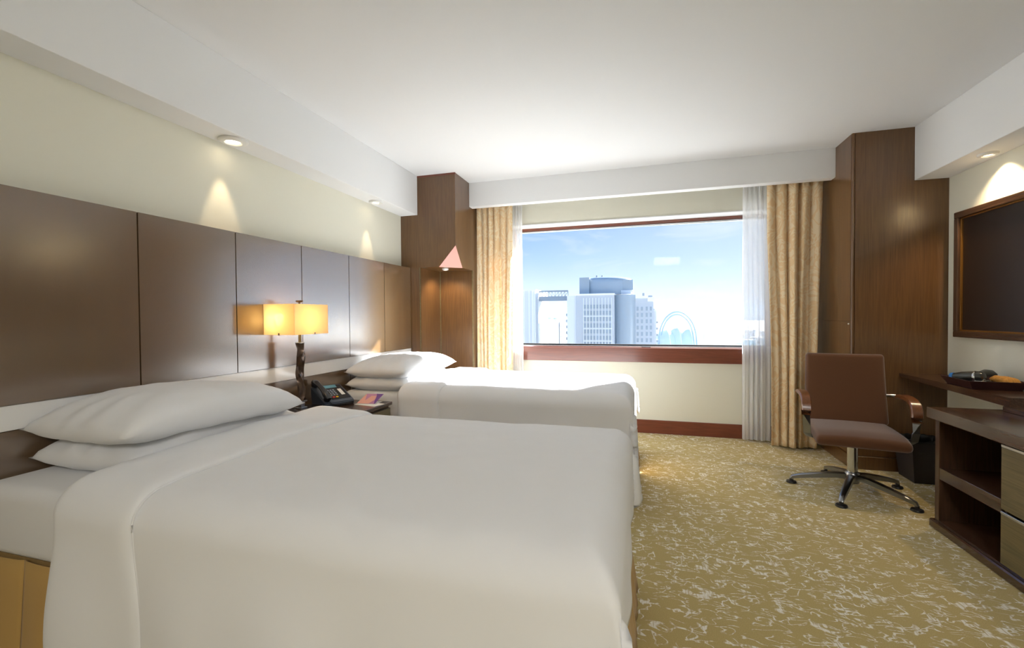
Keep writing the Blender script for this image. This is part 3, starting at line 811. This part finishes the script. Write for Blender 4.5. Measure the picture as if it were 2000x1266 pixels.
# ------------------------------------------------------------------ desk chair
def desk_chair():
    t = thing('desk_chair', 'brown upholstered swivel desk chair with wooden arms and star base', 'chair', (1.365, 3.52, 0), rz=-0.17)
    # local: front is -y
    def cushion(name, w, d, th, bev, mat, crown, fn=None):
        bm = bmesh.new(); bmesh.ops.create_grid(bm, x_segments=14, y_segments=14, size=0.5)
        bm.free()
    # seat: rounded slab with waterfall front
    bm = bmesh.new(); bm_box(bm, (-0.245, -0.275, 0.355), (0.245, 0.215, 0.435), 0.028, 4)
    bmesh.ops.subdivide_edges(bm, edges=[e for e in bm.edges if e.calc_length() > 0.2], cuts=6, use_grid_fill=True)
    for v in bm.verts:
        if v.co.z > 0.39: v.co.z += 0.012 * (1 - (v.co.x / 0.245) ** 2) - 0.020 * smooth01((-v.co.y - 0.16) / 0.12)
        v.co.x *= 1 - 0.05 * smooth01((v.co.y) / 0.2)
    from_bm('seat', bm, 'chair', t, True)
    bm = bmesh.new(); bm_box(bm, (-0.19, -0.15, 0.335), (0.19, 0.15, 0.356), 0.008, 2)
    from_bm('seat_pan', bm, 'black', t, True)
    # backrest, leaning back, gently curved
    bm = bmesh.new(); bm_box(bm, (-0.245, -0.028, 0.0), (0.245, 0.028, 0.485), 0.024, 4)
    bmesh.ops.subdivide_edges(bm, edges=[e for e in bm.edges if e.calc_length() > 0.2], cuts=8, use_grid_fill=True)
    for v in bm.verts:
        x, y, z = v.co
        taper = 1 - 0.05 * (z / 0.485)
        v.co.x = x * taper
        v.co.y = y + 0.205 + 0.16 * z - 0.035 * (1 - (x / 0.245) ** 2) + 0.025 * (1 - ((z - 0.24) / 0.24) ** 2) * 0.4
        v.co.z = z + 0.425
    from_bm('backrest', bm, 'chair', t, True)
    for s in (-1, 1):
        # wooden arm pad on a flat steel bracket
        pth = [(s * 0.285, 0.13, 0.640), (s * 0.285, 0.06, 0.652), (s * 0.285, -0.02, 0.654), (s * 0.285, -0.10, 0.648), (s * 0.285, -0.150, 0.630), (s * 0.285, -0.172, 0.598), (s * 0.285, -0.178, 0.560), (s * 0.285, -0.178, 0.53)]
        sec = [(-1.0, -0.35), (1.0, -0.35), (1.0, 0.15), (0.8, 0.4), (-0.8, 0.4), (-1.0, 0.15)]
        sweep('armrest', pth, 0.029, 'arm', t, section=sec)
        pth2 = [(s * 0.285, 0.235, 0.628), (s * 0.285, 0.12, 0.630), (s * 0.285, 0.0, 0.642), (s * 0.285, -0.095, 0.637), (s * 0.285, -0.142, 0.618), (s * 0.285, -0.162, 0.585), (s * 0.285, -0.168, 0.53), (s * 0.283, -0.166, 0.46), (s * 0.278, -0.150, 0.405), (s * 0.262, -0.11, 0.372), (s * 0.20, -0.06, 0.350)]
        sweep('arm_bracket', pth2, 0.022, 'steel', t, section=[(-1, -0.16), (1, -0.16), (1, 0.16), (-1, 0.16)], smooth=False)
        sweep('arm_bolt', [(s * 0.235, 0.235, 0.628), (s * 0.298, 0.235, 0.628)], 0.011, 'chrome', t, 12)
    lathe('gas_lift', [(0.030, 0.12), (0.030, 0.30), (0.024, 0.305), (0.024, 0.345)], 'chrome', t, 24)
    lathe('hub', [(0.036, 0.06), (0.042, 0.075), (0.042, 0.125), (0.034, 0.135)], 'steel', t, 24)
    for k in range(5):
        a = math.radians(96 + 72 * k) + 0.17
        c, s = math.cos(a), math.sin(a)
        P = lambda r, z: (c * r, s * r, z)
        pth = [P(0.02, 0.105), P(0.10, 0.102), P(0.20, 0.082), P(0.30, 0.060), P(0.345, 0.046), P(0.352, 0.030)]
        leg = sweep('leg', pth, [0.022, 0.021, 0.019, 0.016, 0.013, 0.011], 'steel', t, section=[(-1, -0.9), (1, -0.9), (1, 0.5), (0.5, 0.8), (-0.5, 0.8), (-1, 0.5)])
        lathe('glide', [(0.030, 0.0), (0.033, 0.004), (0.030, 0.014), (0.013, 0.018), (0.011, 0.034)], 'black', leg, 18, P(0.350, 0.0))
desk_chair()

# ------------------------------------------------------------------ desk, sideboard, bin
def sideboard():
    t = thing('sideboard', 'dark brown low sideboard with open shelves and olive drawers under the desk end', 'sideboard', (1.86, 1.8, 0))
    ox, oy = 1.86, 1.8
    y1, y0 = 3.05, 0.55
    xf, xb = 1.577, 2.155
    B = lambda n, lo, hi, m, bev=0.002, par=t: box(n, (lo[0] - ox, lo[1] - oy, lo[2]), (hi[0] - ox, hi[1] - oy, hi[2]), m, par, bev)
    B('top', (1.546, y0, 0.612), (xb, y1 + 0.022, 0.671), 'wood_y', 0.003)
    B('plinth', (1.556, y0, 0.0), (xb, y1 + 0.012, 0.046), 'wood_y', 0.006)
    B('end_panel', (xf, y1 - 0.036, 0.046), (xb, y1, 0.612), 'wood_z')
    B('divider', (xf + 0.014, 2.556, 0.046), (xb, 2.574, 0.612), 'wood_z')
    B('end_panel', (xf, y0, 0.046), (xb, y0 + 0.036, 0.612), 'wood_z')
    B('back_panel', (xb - 0.012, y0 + 0.036, 0.046), (xb, y1 - 0.036, 0.612), 'wood_z', 0)
    B('bottom', (xf, y0 + 0.036, 0.046), (xb - 0.012, y1 - 0.036, 0.052), 'wood_y', 0)
    B('shelf', (xf + 0.002, 2.574, 0.280), (xb - 0.012, y1 - 0.036, 0.344), 'wood_y')
    for a, b in ((1.90, 2.566), (1.25, 1.894), (0.59, 1.244)):
        for z0, z1 in ((0.304, 0.600), (0.054, 0.294)):
            dr = B('drawer', (xf - 0.004, a, z0), (xf + 0.018, b, z1 - 0.012), 'drawer')
            tr = box('pull_rail', (-0.012, -(b - a) / 2, z1 - z0 - 0.012), (0.010, (b - a) / 2, z1 - z0), 'alu', dr, 0.001)
            tr['label'] = 'aluminium pull rail'
            B('drawer_box', (xf + 0.018, a + 0.01, z0 + 0.01), (xb - 0.05, b - 0.01, z1 - 0.03), 'wood_y', 0, t)
sideboard()

def desk():
    t = thing('desk', 'dark brown wall desk top running from the column over the sideboard end', 'desk', (2.0, 3.5, 0.70))
    ox, oy, oz = 2.0, 3.5, 0.70
    x0, x1, ya, yb = 1.862, 2.158, 2.984, 4.036
    v = [(x0, ya, 0.698), (x1, ya, 0.698), (x1, yb, 0.724), (x0, yb, 0.724), (x0, ya, 0.749), (x1, ya, 0.749), (x1, yb, 0.749), (x0, yb, 0.749)]
    v = [(a - ox, b - oy, c - oz) for a, b, c in v]
    raw('desk_top', v, [(3, 2, 1, 0), (4, 5, 6, 7), (0, 1, 5, 4), (1, 2, 6, 5), (2, 3, 7, 6), (3, 0, 4, 7)], 'wood_y', t)
    box('support_block', (1.856 - ox, 2.872 - oy, 0.671 - oz), (x1 - ox, 3.022 - oy, 0.699 - oz), 'wood_y', t, 0.002)
    box('wall_cleat', (2.13 - ox, 3.08 - oy, 0.66 - oz), (x1 - ox, yb - oy, 0.712 - oz), 'wood_y', t)
desk()

MT['binm'] = plain('bin_dark_leather', srgb(46, 42, 48), 0.45)
def bin_():
    t = thing('waste_bin', 'dark tapered square waste bin under the desk', 'bin', (1.945, 3.895, 0))
    def ring(h, z, b): return [(-h, -h, z), (h, -h, z), (h, h, z), (-h, h, z)]
    o = ring(0.100, 0.0, 0) + ring(0.128, 0.29, 0) + ring(0.118, 0.29, 0) + ring(0.094, 0.008, 0)
    fs = [(3, 2, 1, 0)]
    for a, b in ((0, 4), (4, 8), (8, 12)):
        for i in range(4): fs.append((a + i, a + (i + 1) % 4, b + (i + 1) % 4, b + i))
    fs.append((12, 13, 14, 15))
    raw('shell', o, fs, 'binm', t)
    rim = [(-0.124, -0.124, 0.29), (0.124, -0.124, 0.29), (0.124, 0.124, 0.29), (-0.124, 0.124, 0.29), (-0.124, -0.124, 0.29)]
    for a, b in zip(rim, rim[1:]): sweep('rim', [a, b], 0.006, 'black', t, 8)
    # black liner slumped over the edge
    def liner(u, v):
        a = 2 * PI * u; r = (0.115 + 0.006 * math.sin(11 * a)) / max(abs(math.cos(a)), abs(math.sin(a)))
        z = 0.225 + 0.075 * math.sin(PI * min(1, v * 1.25)) ** 0.8 + 0.008 * math.sin(7 * a)
        k = 0.80 + 0.24 * v
        r = min(r * k, 0.16)
        return (r * math.cos(a), r * math.sin(a), z)
    grid('liner', liner, 48, 8, 'black', t, True, closed_u=True)
bin_()

# ------------------------------------------------------------------ tray and its contents
MT['leather'] = plain('tray_dark_leather', srgb(58, 30, 30), 0.4, bump=0.2, bscale=400)
TX, TY, TZ = 1.992, 3.40, 0.749
def tray():
    t = thing('tray', 'dark leather tray with flared sides on the desk', 'tray', (TX, TY, TZ), rz=-0.05)
    bx, by, tx, ty, h, th = 0.112, 0.125, 0.140, 0.150, 0.048, 0.008
    box('bottom', (-bx, -by, 0), (bx, by, 0.006), 'leather', t)
    cs = [(-1, -1), (1, -1), (1, 1), (-1, 1)]
    for i in range(4):
        a, b = cs[i], cs[(i + 1) % 4]
        v = [(a[0] * bx, a[1] * by, 0), (b[0] * bx, b[1] * by, 0), (b[0] * tx, b[1] * ty, h), (a[0] * tx, a[1] * ty, h)]
        w = [(a[0] * (bx - th), a[1] * (by - th), 0.004), (b[0] * (bx - th), b[1] * (by - th), 0.004), (b[0] * (tx - th), b[1] * (ty - th), h), (a[0] * (tx - th), a[1] * (ty - th), h)]
        raw('side', v + w, [(0, 1, 2, 3), (7, 6, 5, 4), (3, 2, 6, 7), (0, 4, 5, 1), (1, 5, 6, 2), (0, 3, 7, 4)], 'leather', t)
tray()
MT['dryer'] = plain('dryer_black_gloss', srgb(34, 38, 38), 0.22, coat=0.4)
MT['dryer_matt'] = plain('dryer_dark_grey', srgb(58, 62, 60), 0.5)
MT['blue'] = plain('blue_plastic', srgb(30, 110, 190), 0.35)
MT['tan'] = plain('tan_cloth', srgb(196, 140, 62), 0.8, bump=0.3, bscale=160, var=0.2, vscale=60)
def dryer():
    t = thing('hair_dryer', 'black hair dryer with blue nozzle ring lying in the tray', 'hair dryer', (TX, TY, TZ + 0.0065))
    # barrel lies slanted, nozzle end towards the column
    e = lathe('barrel', [(0.0, -0.075), (0.026, -0.073), (0.030, -0.06), (0.031, -0.02), (0.030, 0.02), (0.024, 0.055), (0.021, 0.075), (0.017, 0.076), (0.0, 0.06)], 'dryer', t, 26)
    d = Vector((-0.50, 0.62, -0.10)).normalized()
    e.rotation_euler = d.to_track_quat('Z', 'Y').to_euler(); e.location = (-0.050, 0.045, 0.042); e.scale = (1.25, 1.25, 1.05)
    r = lathe('nozzle_ring', [(0.022, 0.058), (0.0255, 0.060), (0.0245, 0.074), (0.020, 0.074)], 'blue', e, 26)
    r2 = lathe('chrome_band', [(0.0305, -0.045), (0.0325, -0.042), (0.0325, -0.036), (0.0305, -0.033)], 'chrome', e, 26)
    # folded handle resting on the rim
    pth = [(-0.030, 0.030, 0.046), (0.01, 0.045, 0.058), (0.05, 0.062, 0.070), (0.085, 0.080, 0.068), (0.118, 0.096, 0.056)]
    sweep('handle', pth, [0.017, 0.021, 0.023, 0.021, 0.012], 'dryer_matt', t, 14)
    pts = []
    for k in range(80):
        u = k / 79; a = u * 2 * PI * 2.2
        pts.append((0.03 + 0.05 * math.cos(a) + 0.02 * u, -0.045 + 0.040 * math.sin(a), 0.008 + 0.022 * u + 0.004 * math.sin(5 * a)))
    sweep('cord', pts, 0.0035, 'dryer', t, 7)
    sweep('plug', [(0.0, -0.06, 0.030), (-0.03, -0.072, 0.034)], 0.010, 'dryer', t, 10)
    sweep('plug_pin', [(-0.03, -0.068, 0.034), (-0.046, -0.074, 0.036)], 0.0022, 'chrome', t, 6)
    sweep('plug_pin', [(-0.03, -0.078, 0.034), (-0.046, -0.084, 0.036)], 0.0022, 'chrome', t, 6)
dryer()
def keys():
    o = thing('steel_clip', 'shiny steel clips in the tray beside the hair dryer', 'clip', (TX - 0.02, TY - 0.02, TZ + 0.0065), rz=-0.3)
    for k in range(3):
        x = -0.03 + k * 0.03
        sweep('clip_wire', [(x, -0.02, 0.030), (x + 0.012, 0.0, 0.040), (x + 0.022, 0.02, 0.034), (x + 0.012, 0.032, 0.030)], 0.004, 'chrome', o, 8)
    sweep('clip_bar', [(-0.034, -0.02, 0.030), (0.034, -0.02, 0.030)], 0.004, 'chrome', o, 8)
    sweep('clip_leg', [(0.0, -0.02, 0.0), (0.0, -0.02, 0.031)], 0.004, 'chrome', o, 8)
keys()
def pouch():
    vs, fs = pillow_mesh(0.12, 0.08, 0.032, 12.0, 0.006)
    bm = bmesh.new(); vv = [bm.verts.new(v) for v in vs]
    for f in fs: bm.faces.new([vv[i] for i in f])
    bmesh.ops.remove_doubles(bm, verts=bm.verts[:], dist=0.0015)
    o = from_bm('pouch', bm, 'tan', None, True)
    o.location = (2.064, 3.338, TZ + 0.033); o.rotation_euler = (0.12, 0.05, 0.2)
    tag(o, 'soft tan cloth pouch in the tray corner', 'pouch')
pouch()

# ------------------------------------------------------------------ framed screen on the desk wall
MT['gold'] = plain('frame_gold_edge', srgb(150, 104, 48), 0.3, metal=0.7)
MT['screen'] = plain('dark_screen', srgb(36, 22, 14), 0.4, var=0.15)
def screen():
    y0, y1, z0, z1 = 2.52, 3.900, 1.030, 1.900
    t = thing('wall_screen', 'large dark screen in a brown wooden frame above the desk', 'screen', (2.13, (y0 + y1) / 2, z0))
    ox, oy = 2.13, (y0 + y1) / 2
    w = 0.042
    for lo, hi in (((y0, z0), (y1, z0 + w)), ((y0, z1 - w), (y1, z1)), ((y0, z0 + w), (y0 + w, z1 - w)), ((y1 - w, z0 + w), (y1, z1 - w))):
        box('frame_bar', (2.112 - ox, lo[0] - oy, lo[1] - z0), (2.16 - ox, hi[0] - oy, hi[1] - z0), 'wood_y' if hi[0] - lo[0] > 0.5 else 'wood_z', t, 0.003)
    q = 0.010
    a0, a1, b0, b1 = y0 + w, y1 - w, z0 + w, z1 - w
    for lo, hi in (((a0, b0), (a1, b0 + q)), ((a0, b1 - q), (a1, b1)), ((a0, b0 + q), (a0 + q, b1 - q)), ((a1 - q, b0 + q), (a1, b1 - q))):
        box('gold_bead', (2.126 - ox, lo[0] - oy, lo[1] - z0), (2.15 - ox, hi[0] - oy, hi[1] - z0), 'gold', t, 0.002)
    box('screen_face', (2.138 - ox, a0 + q - oy, b0 + q - z0), (2.158 - ox, a1 - q - oy, b1 - q - z0), 'screen', t)
screen()

# ------------------------------------------------------------------ outside: the city under haze
MT['bld'] = plain('tower_pale_render', srgb(188, 190, 192), 0.5, spec=0.4)
MT['bld_l'] = plain('tower_light_render', srgb(226, 227, 228), 0.6)
MT['bld_w'] = plain('tower_white_trim', srgb(240, 240, 240), 0.6)
MT['bld_g'] = plain('tower_glass', srgb(150, 158, 164), 0.15, spec=0.8)
MT['bld_d'] = plain('bridge_steel_blue', srgb(138, 144, 150), 0.5)
MT['far'] = plain('far_city_pale', srgb(192, 192, 188), 0.8)
MT['teal'] = plain('teal_roof', srgb(120, 196, 220), 0.6)
MT['green'] = plain('palm_green', srgb(120, 150, 140), 0.8)
GZ = -70.0
struct(box('ground_outside', (-1500, 40, GZ - 2), (4500, 5800, GZ), 'far'), 'hazy city ground far below the window')

def slab(name, x0, x1, y0, y1, z1, mat, par, z0=GZ):
    return box(name, (x0, y0, z0), (x1, y1, z1), mat, par)

def left_tower():
    t = thing('tower_building', 'pale slab tower holding the left end of the sky bridge', 'building', (-54, 210, GZ))
    o = (-54, 210, GZ)
    L = lambda x, y, z: (x - o[0], y - o[1], z - o[2])
    box('body', L(-62, 200, GZ), L(-46.8, 225, 12.8), 'bld_l', t)
    box('side_face', L(-46.8, 201, GZ), L(-45.6, 224, 12.0), 'bld', t)
    for x in (-52.2, -49.8, -48.2): box('rib', L(x, 199.5, GZ), L(x + 0.35, 200, 12.8), 'bld_w', t)
    box('parapet', L(-62.3, 199.3, 12.8), L(-46.3, 225, 13.4), 'bld_w', t)
left_tower()

def bridge():
    t = thing('sky_bridge', 'blue steel truss bridge spanning between the two towers', 'bridge', (-39, 206, 8))
    o = (-39, 206, 8.1)
    t.location = o
    L = lambda x, y, z: (x - o[0], y - o[1], z - o[2])
    x0, x1 = -45.65, -32.15
    box('deck', L(x0, 203, 8.1), L(x1, 209, 9.9), 'bld_d', t)
    box('top_chord', L(x0, 203, 12.2), L(x1, 204, 12.9), 'bld_d', t)
    box('bottom_chord', L(x0, 203, 9.9), L(x1, 204, 10.2), 'bld_d', t)
    n = 9; w = (x1 - x0) / n
    for k in range(n + 1):
        x = x0 + k * w
        sweep('post', [L(x, 203.5, 10.0), L(x, 203.5, 12.4)], 0.12, 'bld_d', t, 6)
        if k < n:
            a, b = (10.1, 12.3) if k < n / 2 else (12.3, 10.1)
            sweep('diagonal', [L(x, 203.5, b), L(x + w, 203.5, a)], 0.11, 'bld_d', t, 6)
bridge()

def main_tower():
    t = thing('tower_building', 'wide blue high rise tower with drum crown at the right end of the sky bridge', 'building', (-13, 210, GZ))
    o = (-13, 210, GZ)
    L = lambda x, y, z: (x - o[0], y - o[1], z - o[2])
    Bx = lambda n, lo, hi, m, par=t: box(n, L(*lo), L(*hi), m, par)
    Bx('body', (-28, 200, GZ), (-11.3, 226, 10.2), 'bld')
    Bx('stair_shaft', (-32.2, 200.6, GZ), (-28, 222, 10.2), 'bld_l')
    Bx('rear_wing', (-11.3, 203, GZ), (5.0, 226, 8.6), 'bld')
    Bx('right_wing', (1.9, 206, GZ), (6.3, 224, 3.6), 'bld')
    for k in range(6): Bx('balcony', (-32.75, 201, -6.5 + k * 2.7 - 6), (-32.2, 205, -6.5 + k * 2.7 - 4.8), 'bld_d')
    # curved bay
    bm = bmesh.new(); n = 18
    pts = [(-11.3 + 8.8 * k / n, 203 - 3.6 * math.sin(PI * k / n)) for k in range(n + 1)]
    lo = [bm.verts.new(L(x, y, GZ)) for x, y in pts]; hi = [bm.verts.new(L(x, y, 10.2)) for x, y in pts]
    for i in range(n): bm.faces.new((lo[i], lo[i + 1], hi[i + 1], hi[i]))
    bm.faces.new(hi); bm.faces.new(lo[::-1])
    from_bm('curved_bay', bm, 'bld_g', t, True)
    # parapets
    Bx('parapet', (-28.3, 199.6, 10.2), (-11.2, 226, 10.9), 'bld_w')
    Bx('parapet', (-2.4, 202.6, 8.6), (2.6, 226, 9.6), 'bld_w')
    Bx('parapet', (2.6, 202.6, 7.2), (5.4, 226, 9.0), 'bld_w')
    Bx('roof_box', (0.4, 206, 9.6), (1.3, 209, 11.0), 'bld_d')
    Bx('roof_box', (2.9, 206, 9.0), (4.6, 210, 9.9), 'bld_d')
    # drum crown
    bm = bmesh.new(); n = 40
    prof = [(1.0, 10.6), (1.0, 15.8), (0.98, 17.2), (0.9, 18.0), (0.5, 18.8), (0.0, 18.9)]
    rings = []
    for r, z in prof:
        rings.append([bm.verts.new(L(-15.2 + 11.6 * r * math.cos(2 * PI * i / n), 211 + 9.0 * r * math.sin(2 * PI * i / n), z)) for i in range(n)])
    for a, b in zip(rings, rings[1:]):
        for i in range(n): bm.faces.new((a[i], a[(i + 1) % n], b[(i + 1) % n], b[i]))
    from_bm('crown', bm, 'bld_g', t, True)
    Bx('crown_wing', (-26.9, 203, 10.6), (-22.5, 212, 18.4), 'bld_g')
    Bx('crown_wing', (-10.5, 204, 12.3), (-3.5, 212, 16.9), 'bld_g')
    Bx('crown_glazing', (-10.8, 203.6, 10.6), (-4.4, 210, 12.3), 'bld_l')
    sweep('mast', [L(-19.6, 208, 18.2), L(-19.6, 208, 19.6)], 0.35, 'bld_d', t, 8)
    sweep('mast', [L(-17.2, 208, 18.2), L(-17.2, 208, 19.5)], 0.35, 'bld_d', t, 8)
    # facade of the main body: fins and windows between
    shared = None
    fx = [-24.9 + k * 1.36 for k in range(10)]
    for x in fx: Bx('fin', (x, 199.7, GZ), (x + 0.22, 200, 9.0), 'bld_w')
    for fz in range(8):
        zf = 6.6 - fz * 2.75
        if fz in (2, 4, 6): Bx('floor_band', (-24.9, 199.75, zf - 0.3), (-12.3, 200, zf), 'bld_w')
        for i, x in enumerate(fx[:-1]):
            if shared is None:
                w = Bx('window', (x + 0.36, 199.86, zf - 2.3), (x + 1.22, 200.02, zf - 0.6), 'bld_g'); shared = w
            else:
                w = shared.copy(); C.objects.link(w); w.parent = t
                w.location = L(x + 0.79, 199.94, zf - 2.3)
    for fz in range(8):
        zf = 5.2 - fz * 2.75
        for x in (-1.6, 0.2, 2.2, 3.9):
            w = shared.copy(); C.objects.link(w); w.parent = t
            w.location = L(x, 202.95 if x < 1.9 else 202.95, zf - 2.0)
        b = Bx('balcony', (5.0 if zf > 2 else 6.3, 207, zf - 2.2), (5.7 if zf > 2 else 7.0, 212, zf - 1.2), 'bld_d')
main_tower()

def low_buildings():
    def low(x0, x1, y, z, label, band):
        t = thing('apartment_building', label, 'building', ((x0 + x1) / 2, y + 8, GZ))
        o = ((x0 + x1) / 2, y + 8, GZ); L = lambda a, b, c: (a - o[0], b - o[1], c - o[2])
        box('body', L(x0, y, GZ), L(x1, y + 16, z), 'bld_l', t)
        for k in range(6):
            box('balcony_band', L(x0 + (x1 - x0) * band, y - 0.6, z - 2.6 - k * 3.0), L(x1 - 0.8, y, z - 1.0 - k * 3.0), 'bld_g', t)
        box('parapet', L(x0 - 0.2, y - 0.3, z), L(x1 + 0.2, y + 16, z + 0.5), 'bld_w', t)
        return t
    low(-55, -45.9, 250, -3.0, 'low pale apartment block with roof palms seen under the sky bridge', 0.25)
    low(-45.5, -40.5, 256, -0.6, 'narrow pale apartment block next to the wide blue tower under the bridge', 0.1)
    for i, (x, h) in enumerate(((-54.6, 3.4), (-50.8, 2.2), (-47.4, 2.0))):
        p = thing('palm_tree', 'small palm on the roof of the apartment block under the bridge', 'tree', (x, 252, -2.505), 0, 'roof palms')
        sweep('trunk', [(0, 0, 0), (0.1, 0, h * 0.6), (0, 0, h)], 0.16, 'bld_d', p, 6)
        for k in range(7):
            a = 2 * PI * k / 7
            sweep('frond', [(0, 0, h), (0.8 * math.cos(a), 0.8 * math.sin(a), h + 0.4), (1.5 * math.cos(a), 1.5 * math.sin(a), h - 0.3)], [0.22, 0.28, 0.05], 'green', p, 5, section=[(-1, 0), (0, 0.3), (1, 0), (0, -0.1)])
low_buildings()

def arch_hall():
    t = thing('arched_hall', 'pale domed hall under a tall double arch beyond the tower', 'building', (44.5, 610, GZ))
    o = (44.5, 610, GZ); L = lambda a, b, c: (a - o[0], b - o[1], c - o[2])
    for r, y in ((1.0, 600), (0.87, 604)):
        pts = []
        for k in range(41):
            a = PI * k / 40
            pts.append(L(43.5 - 23.0 * r * math.cos(a), y, -42 + 47.0 * (r if r == 1 else 0.93) * math.sin(a) ** 0.8))
        sweep('arch_rib', pts, 1.0, 'bld_d', t, 8)
    for cx, w, h, y in ((30, 15, -18, 612), (44, 14, -15.5, 618), (58, 12, -17, 614)):
        def dome(u, v, cx=cx, w=w, h=h, y=y):
            a = 2 * PI * u; q = v * PI / 2
            return L(cx + w * math.cos(a) * math.cos(q), y + w * math.sin(a) * math.cos(q), GZ + 28 + (h - GZ - 28) * math.sin(q))
        grid('dome', dome, 36, 10, 'far', t, True, closed_u=True)
        box('drum', L(cx - w, y - w * 0.9, GZ), L(cx + w, y + w, GZ + 28.5), 'far', t)
        sweep('shell_rib', [dome(-0.25 + 0.06, k / 14 * 0.98) for k in range(15)], 0.5, 'bld_w', t, 6)
arch_hall()

def sprawl():
    rnd = random.Random(4)
    labels = ['low pale blue flat roofed building in the hazy city beyond the arched hall']
    for i in range(34):
        x = 88 + (i % 7) * 30 + rnd.uniform(-3, 3); y = 590 + (i // 7) * 100 + rnd.uniform(-20, 20); w = rnd.uniform(12, 23); d = rnd.uniform(8, 20)
        z = -34 - rnd.uniform(0, 14) + (y - 560) * 0.008
        m = 'teal' if i in (3, 9) else ('far' if rnd.random() < 0.6 else 'bld_l')
        t = thing('low_building', labels[0], 'building', (x, y, GZ), 0, 'hazy low buildings'); t['label'] = labels[0].replace('pale blue', {'teal': 'teal', 'far': 'pale blue', 'bld_l': 'whitish'}[m])
        box('body', (-w / 2, -d / 2, 0), (w / 2, d / 2, z - GZ), m, t)
        box('parapet', (-w / 2 - 0.4, -d / 2 - 0.4, z - GZ), (w / 2 + 0.4, d / 2 + 0.4, z - GZ + 0.9), 'bld_w', t)
    t = thing('low_building', 'teal roofed building in front of the arched hall', 'building', (72, 560, GZ))
    box('body', (-6, -8, 0), (6, 8, 30), 'teal', t); box('annex', (-19, -6, 0), (-6, 8, 27), 'teal', t)
sprawl()

def haze():
    """homogeneous haze lying over the city, beyond the hotel"""
    m, nt, out = newmat('city_haze'); N = nt.nodes.new; L = nt.links.new
    v = N('ShaderNodeVolumeScatter'); v.inputs['Color'].default_value = (0.26, 0.52, 0.95, 1)
    v.inputs['Density'].default_value = 0.00040; v.inputs['Anisotropy'].default_value = 0.2
    L(v.outputs[0], out.inputs['Volume'])
    o = box('haze', (-1400, 60, GZ + 0.5), (1800, 1300, 20), m)
    struct(o, 'pale blue haze over the city')
haze()
